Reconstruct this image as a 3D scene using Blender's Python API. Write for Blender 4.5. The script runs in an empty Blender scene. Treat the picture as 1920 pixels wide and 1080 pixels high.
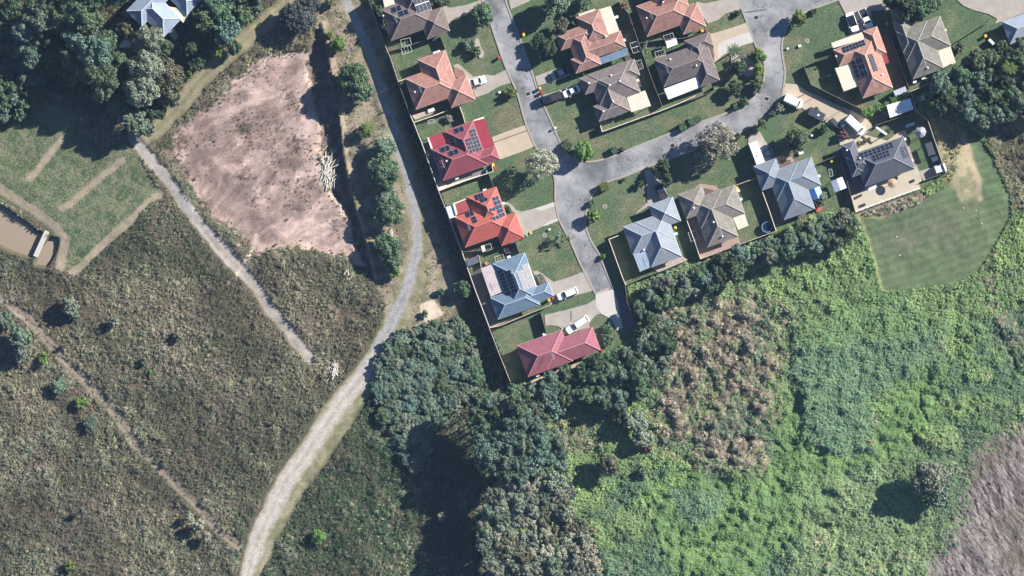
import bpy, math, random
import numpy as np
from mathutils import Vector, Matrix
from mathutils.geometry import tessellate_polygon

# ------------------------------------------------------------------ scene, camera, light
S = 0.125                                   # metres per photo pixel
def P(px, py): return ((px-960)*S, (540-py)*S)
scn = bpy.context.scene
COL = scn.collection
cam_d = bpy.data.cameras.new('camera'); cam = bpy.data.objects.new('camera', cam_d); COL.objects.link(cam)
CAMH = 1500.0
cam.location = (0, 0, CAMH); cam.rotation_euler = (0, 0, 0)
cam_d.sensor_width = 36.0; cam_d.lens = 36.0*CAMH/240.0
cam_d.clip_start = 10; cam_d.clip_end = 9000
scn.camera = cam
SUN_EL = 28.5
SUN_DIR = Vector((0.85, 0.53, 0)).normalized()          # towards the sun, in plan
world = bpy.data.worlds.new('World'); scn.world = world; world.use_nodes = True
wn = world.node_tree; bg = wn.nodes['Background']
sky = wn.nodes.new('ShaderNodeTexSky'); sky.sky_type = 'NISHITA'; sky.sun_disc = False
sky.sun_elevation = math.radians(SUN_EL)
sky.sun_rotation = math.atan2(SUN_DIR.x, SUN_DIR.y)
sky.air_density = 0.9; sky.dust_density = 0.0; sky.ozone_density = 5.0
wn.links.new(sky.outputs[0], bg.inputs[0]); bg.inputs[1].default_value = 0.052
sl = bpy.data.lights.new('sun', 'SUN'); so = bpy.data.objects.new('sun', sl); COL.objects.link(so)
sl.energy = 5.0; sl.angle = math.radians(0.5); sl.color = (1.0, 0.95, 0.88)
d = Vector((SUN_DIR.x*math.cos(math.radians(SUN_EL)), SUN_DIR.y*math.cos(math.radians(SUN_EL)), math.sin(math.radians(SUN_EL))))
so.rotation_euler = d.to_track_quat('Z', 'Y').to_euler(); so.location = d*300
scn.view_settings.view_transform = 'Standard'; scn.view_settings.look = 'None'
scn.view_settings.gamma = 1.0; scn.view_settings.use_curve_mapping = False
scn.view_settings.exposure = 1.28
scn.render.engine = 'CYCLES'
scn.cycles.max_bounces = 5; scn.cycles.diffuse_bounces = 2; scn.cycles.glossy_bounces = 2
scn.cycles.transparent_max_bounces = 4

rng = np.random.default_rng(7); random.seed(7)

# ------------------------------------------------------------------ materials
def nd(nt, t, **kw):
    n = nt.nodes.new(t)
    for k, v in kw.items(): setattr(n, k, v)
    return n
MATS = {}
def mat(name, col, rough=0.8, var=0.12, scale=1.5, bump=0.0, metallic=0.0, spec=0.3, fine=0.0, fscale=12.0):
    """plain surface whose colour varies a little with noise (world metres)"""
    if name in MATS: return MATS[name]
    m = bpy.data.materials.new(name); m.use_nodes = True; nt = m.node_tree
    b = nt.nodes['Principled BSDF']; b.inputs['Roughness'].default_value = rough
    b.inputs['Metallic'].default_value = metallic; b.inputs['Specular IOR Level'].default_value = spec
    g = nd(nt, 'ShaderNodeNewGeometry')
    n1 = nd(nt, 'ShaderNodeTexNoise'); n1.inputs['Scale'].default_value = scale; n1.inputs['Detail'].default_value = 6
    n1.inputs['Roughness'].default_value = 0.65
    nt.links.new(g.outputs['Position'], n1.inputs['Vector'])
    mr = nd(nt, 'ShaderNodeMapRange'); mr.inputs[1].default_value = 0.25; mr.inputs[2].default_value = 0.75
    mr.inputs[3].default_value = 1-var; mr.inputs[4].default_value = 1+var
    nt.links.new(n1.outputs['Fac'], mr.inputs[0])
    cur = mr.outputs[0]
    if fine > 0:
        n2 = nd(nt, 'ShaderNodeTexNoise'); n2.inputs['Scale'].default_value = fscale; n2.inputs['Detail'].default_value = 2
        nt.links.new(g.outputs['Position'], n2.inputs['Vector'])
        m2 = nd(nt, 'ShaderNodeMapRange'); m2.inputs[1].default_value = 0.3; m2.inputs[2].default_value = 0.7
        m2.inputs[3].default_value = 1-fine; m2.inputs[4].default_value = 1+fine
        nt.links.new(n2.outputs['Fac'], m2.inputs[0])
        mm = nd(nt, 'ShaderNodeMath', operation='MULTIPLY'); nt.links.new(cur, mm.inputs[0]); nt.links.new(m2.outputs[0], mm.inputs[1])
        cur = mm.outputs[0]
    v = nd(nt, 'ShaderNodeVectorMath', operation='SCALE'); v.inputs[0].default_value = col
    nt.links.new(cur, v.inputs['Scale']); nt.links.new(v.outputs[0], b.inputs['Base Color'])
    if bump > 0:
        bp = nd(nt, 'ShaderNodeBump'); bp.inputs['Strength'].default_value = bump; bp.inputs['Distance'].default_value = 0.05
        nt.links.new(n1.outputs['Fac'], bp.inputs['Height']); nt.links.new(bp.outputs[0], b.inputs['Normal'])
    MATS[name] = m; m['out'] = 1
    return m

def mat_roof(name, col, kind='metal', rough=0.72):
    """u = along the eave, v = up the slope, both in metres"""
    if name in MATS: return MATS[name]
    m = bpy.data.materials.new(name); m.use_nodes = True; nt = m.node_tree
    b = nt.nodes['Principled BSDF']; b.inputs['Roughness'].default_value = rough if kind == 'metal' else 0.85
    b.inputs['Specular IOR Level'].default_value = 0.15 if kind == 'metal' else 0.15
    uv = nd(nt, 'ShaderNodeUVMap'); sep = nd(nt, 'ShaderNodeSeparateXYZ'); nt.links.new(uv.outputs[0], sep.inputs[0])
    g = nd(nt, 'ShaderNodeNewGeometry')
    n1 = nd(nt, 'ShaderNodeTexNoise'); n1.inputs['Scale'].default_value = 0.7; n1.inputs['Detail'].default_value = 7; n1.inputs['Roughness'].default_value = 0.7
    nt.links.new(g.outputs['Position'], n1.inputs['Vector'])
    mr = nd(nt, 'ShaderNodeMapRange'); mr.inputs[1].default_value = .3; mr.inputs[2].default_value = .7; mr.inputs[3].default_value = .86; mr.inputs[4].default_value = 1.14
    nt.links.new(n1.outputs['Fac'], mr.inputs[0])
    def saw(src, period, duty, lo):
        a = nd(nt, 'ShaderNodeMath', operation='DIVIDE'); a.inputs[1].default_value = period; nt.links.new(src, a.inputs[0])
        f = nd(nt, 'ShaderNodeMath', operation='FRACT'); nt.links.new(a.outputs[0], f.inputs[0])
        c = nd(nt, 'ShaderNodeMapRange'); c.inputs[1].default_value = 0; c.inputs[2].default_value = duty; c.inputs[3].default_value = lo; c.inputs[4].default_value = 1
        nt.links.new(f.outputs[0], c.inputs[0]); return c.outputs[0]
    s1 = saw(sep.outputs[0], 0.62 if kind == 'metal' else 0.36, 0.4, 0.72 if kind == 'metal' else 0.86)
    mu = nd(nt, 'ShaderNodeMath', operation='MULTIPLY'); nt.links.new(mr.outputs[0], mu.inputs[0]); nt.links.new(s1, mu.inputs[1]); cur = mu.outputs[0]
    hsrc = s1
    if kind == 'tile':
        s2 = saw(sep.outputs[1], 0.4, 0.35, 0.8)
        m3 = nd(nt, 'ShaderNodeMath', operation='MULTIPLY'); nt.links.new(cur, m3.inputs[0]); nt.links.new(s2, m3.inputs[1]); cur = m3.outputs[0]
        # single tiles differ a little
        br = nd(nt, 'ShaderNodeTexWhiteNoise', noise_dimensions='2D'); vs = nd(nt, 'ShaderNodeVectorMath', operation='DIVIDE'); vs.inputs[1].default_value = (0.36, 0.4, 1)
        fl = nd(nt, 'ShaderNodeVectorMath', operation='FLOOR'); nt.links.new(uv.outputs[0], vs.inputs[0]); nt.links.new(vs.outputs[0], fl.inputs[0]); nt.links.new(fl.outputs[0], br.inputs['Vector'])
        m4 = nd(nt, 'ShaderNodeMapRange'); m4.inputs[3].default_value = .85; m4.inputs[4].default_value = 1.15; nt.links.new(br.outputs['Value'], m4.inputs[0])
        m5 = nd(nt, 'ShaderNodeMath', operation='MULTIPLY'); nt.links.new(cur, m5.inputs[0]); nt.links.new(m4.outputs[0], m5.inputs[1]); cur = m5.outputs[0]
    v = nd(nt, 'ShaderNodeVectorMath', operation='SCALE'); v.inputs[0].default_value = col
    nt.links.new(cur, v.inputs['Scale']); nt.links.new(v.outputs[0], b.inputs['Base Color'])
    bp = nd(nt, 'ShaderNodeBump'); bp.inputs['Strength'].default_value = .35; bp.inputs['Distance'].default_value = 0.04
    nt.links.new(hsrc, bp.inputs['Height']); nt.links.new(bp.outputs[0], b.inputs['Normal'])
    MATS[name] = m
    return m

def mat_leaf(name, col, instancer=False, var=0.45):
    if name in MATS: return MATS[name]
    m = bpy.data.materials.new(name); m.use_nodes = True; nt = m.node_tree
    b = nt.nodes['Principled BSDF']; b.inputs['Roughness'].default_value = 0.6; b.inputs['Specular IOR Level'].default_value = 0.25
    g = nd(nt, 'ShaderNodeNewGeometry')
    mr = nd(nt, 'ShaderNodeMapRange'); mr.inputs[3].default_value = 1-var; mr.inputs[4].default_value = 1+var
    nt.links.new(g.outputs['Random Per Island'], mr.inputs[0])
    oi = nd(nt, 'ShaderNodeObjectInfo')
    m2 = nd(nt, 'ShaderNodeMapRange'); m2.inputs[3].default_value = 0.8; m2.inputs[4].default_value = 1.2
    nt.links.new(oi.outputs['Random'], m2.inputs[0])
    mu = nd(nt, 'ShaderNodeMath', operation='MULTIPLY'); nt.links.new(mr.outputs[0], mu.inputs[0]); nt.links.new(m2.outputs[0], mu.inputs[1])
    v = nd(nt, 'ShaderNodeVectorMath', operation='SCALE'); nt.links.new(mu.outputs[0], v.inputs['Scale'])
    if instancer:
        a = nd(nt, 'ShaderNodeAttribute', attribute_type='INSTANCER', attribute_name='tint'); nt.links.new(a.outputs['Color'], v.inputs[0])
    else:
        hs = nd(nt, 'ShaderNodeHueSaturation'); hs.inputs['Color'].default_value = (*col, 1)
        m3 = nd(nt, 'ShaderNodeMapRange'); m3.inputs[3].default_value = 0.47; m3.inputs[4].default_value = 0.53
        nt.links.new(oi.outputs['Random'], m3.inputs[0]); nt.links.new(m3.outputs[0], hs.inputs['Hue'])
        nt.links.new(hs.outputs[0], v.inputs[0])
    nt.links.new(v.outputs[0], b.inputs['Base Color'])
    tr = nd(nt, 'ShaderNodeBsdfTranslucent'); nt.links.new(v.outputs[0], tr.inputs['Color'])
    mx = nd(nt, 'ShaderNodeMixShader'); mx.inputs[0].default_value = 0.18
    nt.links.new(b.outputs[0], mx.inputs[1]); nt.links.new(tr.outputs[0], mx.inputs[2])
    nt.links.new(mx.outputs[0], nt.nodes['Material Output'].inputs[0])
    MATS[name] = m
    return m

def mat_ground():
    m = bpy.data.materials.new('soil_and_grass'); m.use_nodes = True; nt = m.node_tree
    b = nt.nodes['Principled BSDF']; b.inputs['Roughness'].default_value = 0.95; b.inputs['Specular IOR Level'].default_value = 0.1
    a = nd(nt, 'ShaderNodeAttribute', attribute_type='GEOMETRY', attribute_name='cover')
    g = nd(nt, 'ShaderNodeNewGeometry')
    def noise(sc, lo, hi, det=4):
        n = nd(nt, 'ShaderNodeTexNoise'); n.inputs['Scale'].default_value = sc; n.inputs['Detail'].default_value = det; n.inputs['Roughness'].default_value = .7
        nt.links.new(g.outputs['Position'], n.inputs['Vector'])
        r = nd(nt, 'ShaderNodeMapRange'); r.inputs[1].default_value = .3; r.inputs[2].default_value = .7; r.inputs[3].default_value = lo; r.inputs[4].default_value = hi
        nt.links.new(n.outputs['Fac'], r.inputs[0]); return r.outputs[0], n
    f1, n1 = noise(3.2, .68, 1.32); f2, n2 = noise(0.5, .84, 1.16, 6)
    mu = nd(nt, 'ShaderNodeMath', operation='MULTIPLY'); nt.links.new(f1, mu.inputs[0]); nt.links.new(f2, mu.inputs[1])
    v = nd(nt, 'ShaderNodeVectorMath', operation='SCALE'); nt.links.new(a.outputs['Color'], v.inputs[0]); nt.links.new(mu.outputs[0], v.inputs['Scale'])
    nt.links.new(v.outputs[0], b.inputs['Base Color'])
    bp = nd(nt, 'ShaderNodeBump'); bp.inputs['Strength'].default_value = .5; bp.inputs['Distance'].default_value = 0.12
    nt.links.new(n1.outputs['Fac'], bp.inputs['Height']); nt.links.new(bp.outputs[0], b.inputs['Normal'])
    return m

def mat_asphalt():
    m = bpy.data.materials.new('worn_asphalt'); m.use_nodes = True; nt = m.node_tree
    b = nt.nodes['Principled BSDF']; b.inputs['Roughness'].default_value = 0.9; b.inputs['Specular IOR Level'].default_value = .2
    g = nd(nt, 'ShaderNodeNewGeometry')
    n0 = nd(nt, 'ShaderNodeTexNoise'); n0.inputs['Scale'].default_value = .12; n0.inputs['Detail'].default_value = 8; n0.inputs['Roughness'].default_value = .62
    nt.links.new(g.outputs['Position'], n0.inputs['Vector'])
    r = nd(nt, 'ShaderNodeValToRGB'); e = r.color_ramp.elements
    e[0].position = .36; e[0].color = (.115, .117, .123, 1); e[1].position = .66; e[1].color = (.34, .34, .345, 1)
    nt.links.new(n0.outputs['Fac'], r.inputs[0])
    nf = nd(nt, 'ShaderNodeTexNoise'); nf.inputs['Scale'].default_value = 6; nf.inputs['Detail'].default_value = 3
    nt.links.new(g.outputs['Position'], nf.inputs['Vector'])
    rf = nd(nt, 'ShaderNodeMapRange'); rf.inputs[1].default_value = .3; rf.inputs[2].default_value = .7; rf.inputs[3].default_value = .85; rf.inputs[4].default_value = 1.15
    nt.links.new(nf.outputs['Fac'], rf.inputs[0])
    # cracks: warped cells, kept only in places
    nw = nd(nt, 'ShaderNodeTexNoise'); nw.inputs['Scale'].default_value = .35; nw.inputs['Detail'].default_value = 4
    nt.links.new(g.outputs['Position'], nw.inputs['Vector'])
    ws = nd(nt, 'ShaderNodeVectorMath', operation='SCALE'); ws.inputs['Scale'].default_value = 9; nt.links.new(nw.outputs['Color'], ws.inputs[0])
    wa = nd(nt, 'ShaderNodeVectorMath', operation='ADD'); nt.links.new(ws.outputs[0], wa.inputs[0]); nt.links.new(g.outputs['Position'], wa.inputs[1])
    vo = nd(nt, 'ShaderNodeTexVoronoi', feature='DISTANCE_TO_EDGE'); vo.inputs['Scale'].default_value = .11; nt.links.new(wa.outputs[0], vo.inputs['Vector'])
    cr = nd(nt, 'ShaderNodeMapRange'); cr.inputs[1].default_value = .002; cr.inputs[2].default_value = .016; cr.inputs[3].default_value = .5; cr.inputs[4].default_value = 1
    nt.links.new(vo.outputs['Distance'], cr.inputs[0])
    mu = nd(nt, 'ShaderNodeMath', operation='MULTIPLY'); nt.links.new(cr.outputs[0], mu.inputs[0]); nt.links.new(rf.outputs[0], mu.inputs[1])
    v = nd(nt, 'ShaderNodeVectorMath', operation='SCALE'); nt.links.new(r.outputs[0], v.inputs[0]); nt.links.new(mu.outputs[0], v.inputs['Scale'])
    nt.links.new(v.outputs[0], b.inputs['Base Color'])
    return m

def mat_water():
    m = mat('muddy_water', (.27, .215, .16), rough=.12, var=.06, scale=.2, spec=.5)
    return m

# ------------------------------------------------------------------ mesh helpers
def mesh_np(name, V, F, cols=None, mat_=None, smooth=False):
    V = np.asarray(V, dtype=np.float32); F = np.asarray(F, dtype=np.int32)
    me = bpy.data.meshes.new(name); n, k = F.shape
    me.vertices.add(len(V)); me.vertices.foreach_set('co', V.ravel())
    me.loops.add(n*k); me.loops.foreach_set('vertex_index', F.ravel())
    me.polygons.add(n); me.polygons.foreach_set('loop_start', np.arange(0, n*k, k, dtype=np.int32))
    try: me.polygons.foreach_set('loop_total', np.full(n, k, dtype=np.int32))
    except Exception: pass
    if smooth: me.polygons.foreach_set('use_smooth', np.ones(n, dtype=bool))
    if cols is not None:
        a = me.attributes.new('cover', 'FLOAT_COLOR', 'POINT')
        c = np.ones((len(V), 4), dtype=np.float32); c[:, :3] = cols; a.data.foreach_set('color', c.ravel())
    if mat_: me.materials.append(mat_)
    me.update(calc_edges=True); me.validate()
    return me

class MB:
    """collects faces with material slots, UVs in metres optional"""
    def __init__(s): s.v = []; s.f = []; s.m = []; s.uv = []
    def poly(s, pts, mi=0, uv=None):
        b = len(s.v); s.v += [tuple(p) for p in pts]; s.f.append(tuple(range(b, b+len(pts)))); s.m.append(mi)
        s.uv += list(uv) if uv else [(p[0], p[1]) for p in pts]
    def prism(s, base, z0, z1, mi=0, top_mi=None, top_scale=1.0):
        """base: list of (x,y) anticlockwise"""
        a = sum((base[i][0]*base[(i+1) % len(base)][1]-base[(i+1) % len(base)][0]*base[i][1]) for i in range(len(base)))
        if a < 0: base = base[::-1]
        cx = sum(p[0] for p in base)/len(base); cy = sum(p[1] for p in base)/len(base)
        top = [(cx+(p[0]-cx)*top_scale, cy+(p[1]-cy)*top_scale) for p in base]
        n = len(base)
        for i in range(n):
            j = (i+1) % n
            L = math.hypot(base[j][0]-base[i][0], base[j][1]-base[i][1])
            s.poly([(*base[i], z0), (*base[j], z0), (*top[j], z1), (*top[i], z1)], mi, [(0, 0), (L, 0), (L, z1-z0), (0, z1-z0)])
        s.poly([(*p, z1) for p in top], mi if top_mi is None else top_mi)
        s.poly([(*p, z0) for p in base[::-1]], mi)
    def box(s, c, h, mi=0, rz=0.0):
        co, si = math.cos(rz), math.sin(rz)
        b = [(c[0]+co*x*h[0]-si*y*h[1], c[1]+si*x*h[0]+co*y*h[1]) for x, y in ((-1, -1), (1, -1), (1, 1), (-1, 1))]
        s.prism(b, c[2]-h[2], c[2]+h[2], mi)
    def bar(s, a, b, r, n=6, mi=0, r2=None):
        a = Vector(a); b = Vector(b); d = b-a
        if d.length < 1e-6: return
        r2 = r if r2 is None else r2
        q = d.to_track_quat('Z', 'Y'); X = q @ Vector((1, 0, 0)); Y = q @ Vector((0, 1, 0))
        ra = [a+(X*math.cos(2*math.pi*i/n)+Y*math.sin(2*math.pi*i/n))*r for i in range(n)]
        rb = [b+(X*math.cos(2*math.pi*i/n)+Y*math.sin(2*math.pi*i/n))*r2 for i in range(n)]
        for i in range(n):
            j = (i+1) % n; s.poly([ra[i], ra[j], rb[j], rb[i]], mi)
        s.poly(ra[::-1], mi); s.poly(rb, mi)
    def ring(s, c, r, z0, z1, w, n=28, mi=0):
        for i in range(n):
            a, b = 2*math.pi*i/n, 2*math.pi*(i+1)/n
            q = [(c[0]+math.cos(t)*rr, c[1]+math.sin(t)*rr) for t, rr in ((a, r-w), (a, r), (b, r), (b, r-w))]
            s.poly([(*q[1], z0), (*q[2], z0), (*q[2], z1), (*q[1], z1)], mi); s.poly([(*q[0], z1), (*q[1], z1), (*q[2], z1), (*q[3], z1)], mi)
            s.poly([(*q[3], z0), (*q[0], z0), (*q[0], z1), (*q[3], z1)], mi)
    def mesh(s, name, mats):
        me = bpy.data.meshes.new(name); me.from_pydata(s.v, [], s.f)
        for m in (mats if isinstance(mats, (list, tuple)) else [mats]): me.materials.append(m)
        me.polygons.foreach_set('material_index', s.m)
        ul = me.uv_layers.new(name='UVMap'); ul.data.foreach_set('uv', [c for t in s.uv for c in t])
        me.update(); return me
    def build(s, name, mats, parent=None, loc=(0, 0, 0)):
        return link(name, s.mesh(name, mats), parent, loc)

def link(name, data, parent=None, loc=(0, 0, 0), rz=0.0, scale=None):
    o = bpy.data.objects.new(name, data); COL.objects.link(o)
    o.location = loc; o.rotation_euler = (0, 0, rz)
    if scale is not None: o.scale = scale
    if parent is not None: o.parent = parent
    return o
def thing(name, label, cat, loc=(0, 0, 0), rz=0.0, group=None, data=None, scale=None):
    o = link(name, data, None, loc, rz, scale); o['label'] = label; o['category'] = cat
    if group: o['group'] = group
    return o
def structure(o): o['kind'] = 'structure'; return o
def tri_poly(pts):
    t = tessellate_polygon([[Vector((p[0], p[1], 0)) for p in pts]])
    out = []
    for a, b, c in t:
        A, B, C_ = pts[a], pts[b], pts[c]
        cr = (B[0]-A[0])*(C_[1]-A[1])-(B[1]-A[1])*(C_[0]-A[0])
        out.append((a, b, c) if cr > 0 else (a, c, b))
    return out
def sheet(name, pxpts, z, m, parent=None, thick=0.0):
    """flat slab over a photo-pixel outline"""
    pts = [P(*p) for p in pxpts]; mb = MB()
    for t in tri_poly(pts): mb.poly([(*pts[i], z) for i in t])
    if thick > 0:
        a = sum((pts[i][0]*pts[(i+1) % len(pts)][1]-pts[(i+1) % len(pts)][0]*pts[i][1]) for i in range(len(pts)))
        q = pts if a > 0 else pts[::-1]
        for i in range(len(q)):
            j = (i+1) % len(q); mb.poly([(*q[i], z-thick), (*q[j], z-thick), (*q[j], z), (*q[i], z)])
    return mb.build(name, m, parent)
def smooth_line(pts, n=5):
    out = []
    for i in range(len(pts)-1):
        p0 = pts[max(i-1, 0)]; p1 = pts[i]; p2 = pts[i+1]; p3 = pts[min(i+2, len(pts)-1)]
        for k in range(n):
            t = k/n
            out.append(tuple(0.5*((2*p1[c])+(-p0[c]+p2[c])*t+(2*p0[c]-5*p1[c]+4*p2[c]-p3[c])*t*t+(-p0[c]+3*p1[c]-3*p2[c]+p3[c])*t**3) for c in (0, 1)))
    out.append(pts[-1]); return out
def Zr(ox, oy, s=5.4):
    return lambda *pts: [(ox+x/s, oy+y/s) for x, y in pts]
ZA = Zr(690, 0); ZB = Zr(940, 0); ZC = Zr(1160, 0); ZD = Zr(1420, 0); ZE = Zr(1640, 0); ZF = Zr(740, 180); ZG = Zr(960, 150)
ZH = Zr(1200, 180); ZQ = Zr(1380, 160); ZS = Zr(1560, 160); ZL = Zr(820, 340); ZK = Zr(1040, 320); ZP = Zr(1240, 300)
ZR = Zr(1480, 280); ZM = Zr(860, 460); ZN = Zr(920, 560); ZT = Zr(0, 0, 3.775)

# ------------------------------------------------------------------ ground grid (numpy)
STEP = 3.0
GX = np.arange(-150, 2071, STEP); GY = np.arange(-111, 1192, STEP)
XX, YY = np.meshgrid(GX, GY)                    # photo pixels
def lattice(x, y, seed):
    xi = np.floor(x).astype(np.int64); yi = np.floor(y).astype(np.int64)
    def h(a, b):
        n = (a*374761393+b*668265263+seed*974634777) & 0xffffffff
        n = ((n ^ (n >> 13))*1274126177) & 0xffffffff
        return ((n ^ (n >> 16)) & 0xffffff)/float(0xffffff)
    fx = x-xi; fy = y-yi; fx = fx*fx*(3-2*fx); fy = fy*fy*(3-2*fy)
    return (h(xi, yi)*(1-fx)+h(xi+1, yi)*fx)*(1-fy)+(h(xi, yi+1)*(1-fx)+h(xi+1, yi+1)*fx)*fy
def fbm(x, y, scale, octv=4, seed=0, rough=.55):
    s = 0; a = 1; t = 0
    for o in range(octv):
        s = s+a*lattice(x/scale*2**o+o*17.3, y/scale*2**o+o*9.1, seed+o); t += a; a *= rough
    return s/t
def sstep(a, b, x):
    t = np.clip((x-a)/(b-a), 0, 1); return t*t*(3-2*t)
def segdist(x, y, pts, closed=False):
    best = np.full(x.shape, 1e9); n = len(pts)
    for i in range(n if closed else n-1):
        ax, ay = pts[i]; bx, by = pts[(i+1) % n]; dx, dy = bx-ax, by-ay
        L = dx*dx+dy*dy+1e-9; t = np.clip(((x-ax)*dx+(y-ay)*dy)/L, 0, 1)
        best = np.minimum(best, np.hypot(x-ax-t*dx, y-ay-t*dy))
    return best
def inside(x, y, pts):
    r = np.zeros(x.shape, bool); n = len(pts)
    for i in range(n):
        ax, ay = pts[i]; bx, by = pts[(i+1) % n]
        c = ((ay > y) != (by > y)) & (x < (bx-ax)*(y-ay)/((by-ay) if by != ay else 1e-9)+ax); r ^= c
    return r
def sd(x, y, pts):
    d = segdist(x, y, pts, True); return np.where(inside(x, y, pts), -d, d)
WX = XX+(fbm(XX, YY, 28, 4, 11)-.5)*26; WY = YY+(fbm(XX, YY, 28, 4, 21)-.5)*26      # ragged edges
N1 = fbm(XX, YY, 60, 5, 1); N2 = fbm(XX, YY, 14, 4, 2); N3 = fbm(XX, YY, 160, 4, 3); N4 = fbm(XX, YY, 6, 3, 4)

WFENCE = [(692, 0), (702, 26), (723, 87), (747, 154), (770, 217), (791, 268), (823, 358), (843, 410), (867, 473), (890, 540), (918, 615), (957, 715)]
ESTATE = [(655, -130)]+WFENCE+[(1000, 716), (1125, 673), (1165, 640), (1196, 616), (1176, 566), (1171, 534), (1289, 489), (1313, 486), (1455, 433), (1524, 396),
          (1600, 392), (1606, 399), (1723, 356), (1773, 324), (1766, 306), (1740, 226), (1718, 210), (1710, 180), (1780, 150), (1850, 105), (1920, 90), (2090, 60), (2090, -130)]
WESTZONE = [(-200, -200), (655, -200), (655, -130)]+WFENCE+[(940, 800), (900, 1200), (-200, 1200)]
in_est = inside(XX, YY, ESTATE); d_est = sd(XX, YY, ESTATE); in_west = inside(XX, YY, WESTZONE)
LOW = -1.4
Z = np.where(in_est, -0.05, np.where(in_west, LOW, -0.05+(LOW+.05)*sstep(2, 75, d_est)))
Z = Z+np.where(in_est, 0, (N1-.5)*.9*sstep(0, 60, d_est))
MAIN_TRACK = smooth_line([(636, -120), (650, 0), (668, 45), (690, 92), (712, 160), (733, 225), (752, 290), (770, 350), (781, 410), (781, 460), (768, 525), (745, 580), (722, 630), (690, 690), (650, 742), (611, 795), (576, 849), (538, 902), (509, 958), (488, 1002), (469, 1058), (458, 1120), (450, 1195)], 5)
TRACK_W = [(0, 9), (300, 9), (520, 11), (640, 13), (720, 17), (800, 18), (900, 18), (1000, 18), (1100, 14)]
PATH = smooth_line([(250, 262), (280, 294), (309, 330), (346, 382), (391, 435), (434, 488), (464, 521), (509, 580), (551, 632), (581, 671)], 4)
UTRACK = smooth_line([(590, -90), (545, -5), (500, 40), (440, 92), (385, 140), (330, 205), (270, 262)], 4)
LTRACK = smooth_line([(-60, 508), (0, 558), (61, 606), (106, 659), (159, 712), (222, 782), (258, 838), (311, 891), (347, 924), (417, 997), (446, 1024)], 4)
PAN = [(500, 105), (545, 92), (578, 98), (580, 140), (592, 190), (600, 245), (605, 300), (618, 345), (642, 385), (658, 425), (672, 465), (684, 500), (672, 505), (640, 480), (600, 478), (560, 462), (520, 466), (500, 470), (478, 490), (470, 470), (440, 425), (400, 405), (372, 380), (345, 330), (320, 285), (330, 245), (365, 215), (410, 185), (440, 150), (470, 120)]
DITCH = [(585, 60), (615, 60), (625, 140), (640, 230), (655, 330), (672, 400), (690, 450), (700, 520), (684, 500), (672, 465), (658, 425), (642, 385), (618, 345), (605, 300), (600, 245), (592, 190), (580, 140)]
EASTBANK = smooth_line([(600, 40), (612, 100), (622, 160), (634, 220), (640, 280), (652, 340), (668, 400), (690, 470), (700, 520)], 3)
POND = [(-60, 395), (0, 388), (30, 408), (62, 432), (78, 440), (70, 462), (56, 478), (25, 470), (0, 458), (-60, 430)]
POND2 = [(93, 447), (106, 450), (100, 475), (86, 498), (68, 495), (74, 472)]
FIELD = [(-60, 255), (0, 245), (45, 225), (85, 195), (130, 200), (180, 290), (240, 268), (300, 362), (145, 512), (105, 500), (112, 455), (60, 405), (-60, 330)]
PADDOCK = [(1612, 405), (1650, 410), (1720, 385), (1790, 340), (1812, 240), (1832, 262), (1870, 315), (1892, 365), (1896, 402), (1860, 470), (1835, 505), (1800, 525), (1740, 537), (1700, 542), (1656, 542), (1645, 500), (1632, 450)]
TANSTRIP = [(1722, 205), (1740, 215), (1790, 225), (1812, 250), (1832, 310), (1838, 370), (1800, 380), (1772, 335), (1775, 320), (1768, 300), (1745, 235)]
TANBANK = [(1604, 402), (1725, 358), (1745, 375), (1735, 395), (1690, 412), (1650, 428), (1625, 432)]
MAUVE = [(1960, 775), (1900, 790), (1830, 835), (1800, 880), (1795, 950), (1770, 1000), (1735, 1040), (1730, 1200), (2090, 1200), (2090, 760)]
ROAD = [(897, -60), (904, 0), (920, 44), (938, 98), (953, 137), (970, 176), (986, 232), (1005, 276), (1026, 306), (1040, 335), (1041, 373), (1047, 408), (1059, 433), (1072, 458), (1090, 499), (1102, 522), (1116, 550)]
ROAD_SE = [(1150, 541), (1140, 518), (1123, 476), (1110, 455), (1099, 427), (1099, 400), (1111, 366), (1138, 342), (1170, 331), (1200, 319), (1232, 306), (1293, 284), (1345, 266), (1400, 242), (1441, 217), (1464, 186), (1472, 141), (1470, 120), (1466, 92), (1470, 65), (1482, 42), (1507, 24), (1540, 11), (1572, -1), (1640, -30), (1700, -60)]
ROAD_IN = [(1370, -60), (1386, 0), (1392, 20), (1408, 61), (1418, 88), (1432, 115), (1434, 137), (1429, 159), (1419, 176), (1402, 193), (1367, 210), (1311, 230), (1257, 250), (1191, 276), (1173, 284), (1134, 298), (1108, 303), (1082, 300), (1064, 289), (1051, 268), (1032, 224), (1011, 178), (996, 131), (980, 87), (962, 39), (948, 0), (935, -60)]

tw = np.interp(YY, [a for a, b in TRACK_W], [b for a, b in TRACK_W])
dT = segdist(WX*.25+XX*.75, WY*.25+YY*.75, MAIN_TRACK)+(N4-.5)*7+(N2-.5)*6
dPth = segdist(WX*.4+XX*.6, WY*.4+YY*.6, PATH); dU = segdist(WX*.3+XX*.7, WY*.3+YY*.7, UTRACK); dL = segdist(WX*.3+XX*.7, WY*.3+YY*.7, LTRACK)
sPan = sd(WX*.85+XX*.15, WY*.85+YY*.15, PAN)+(N4-.5)*12; sPond = np.minimum(sd(WX*.3+XX*.7, WY*.3+YY*.7, POND), sd(XX, YY, POND2))
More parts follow.
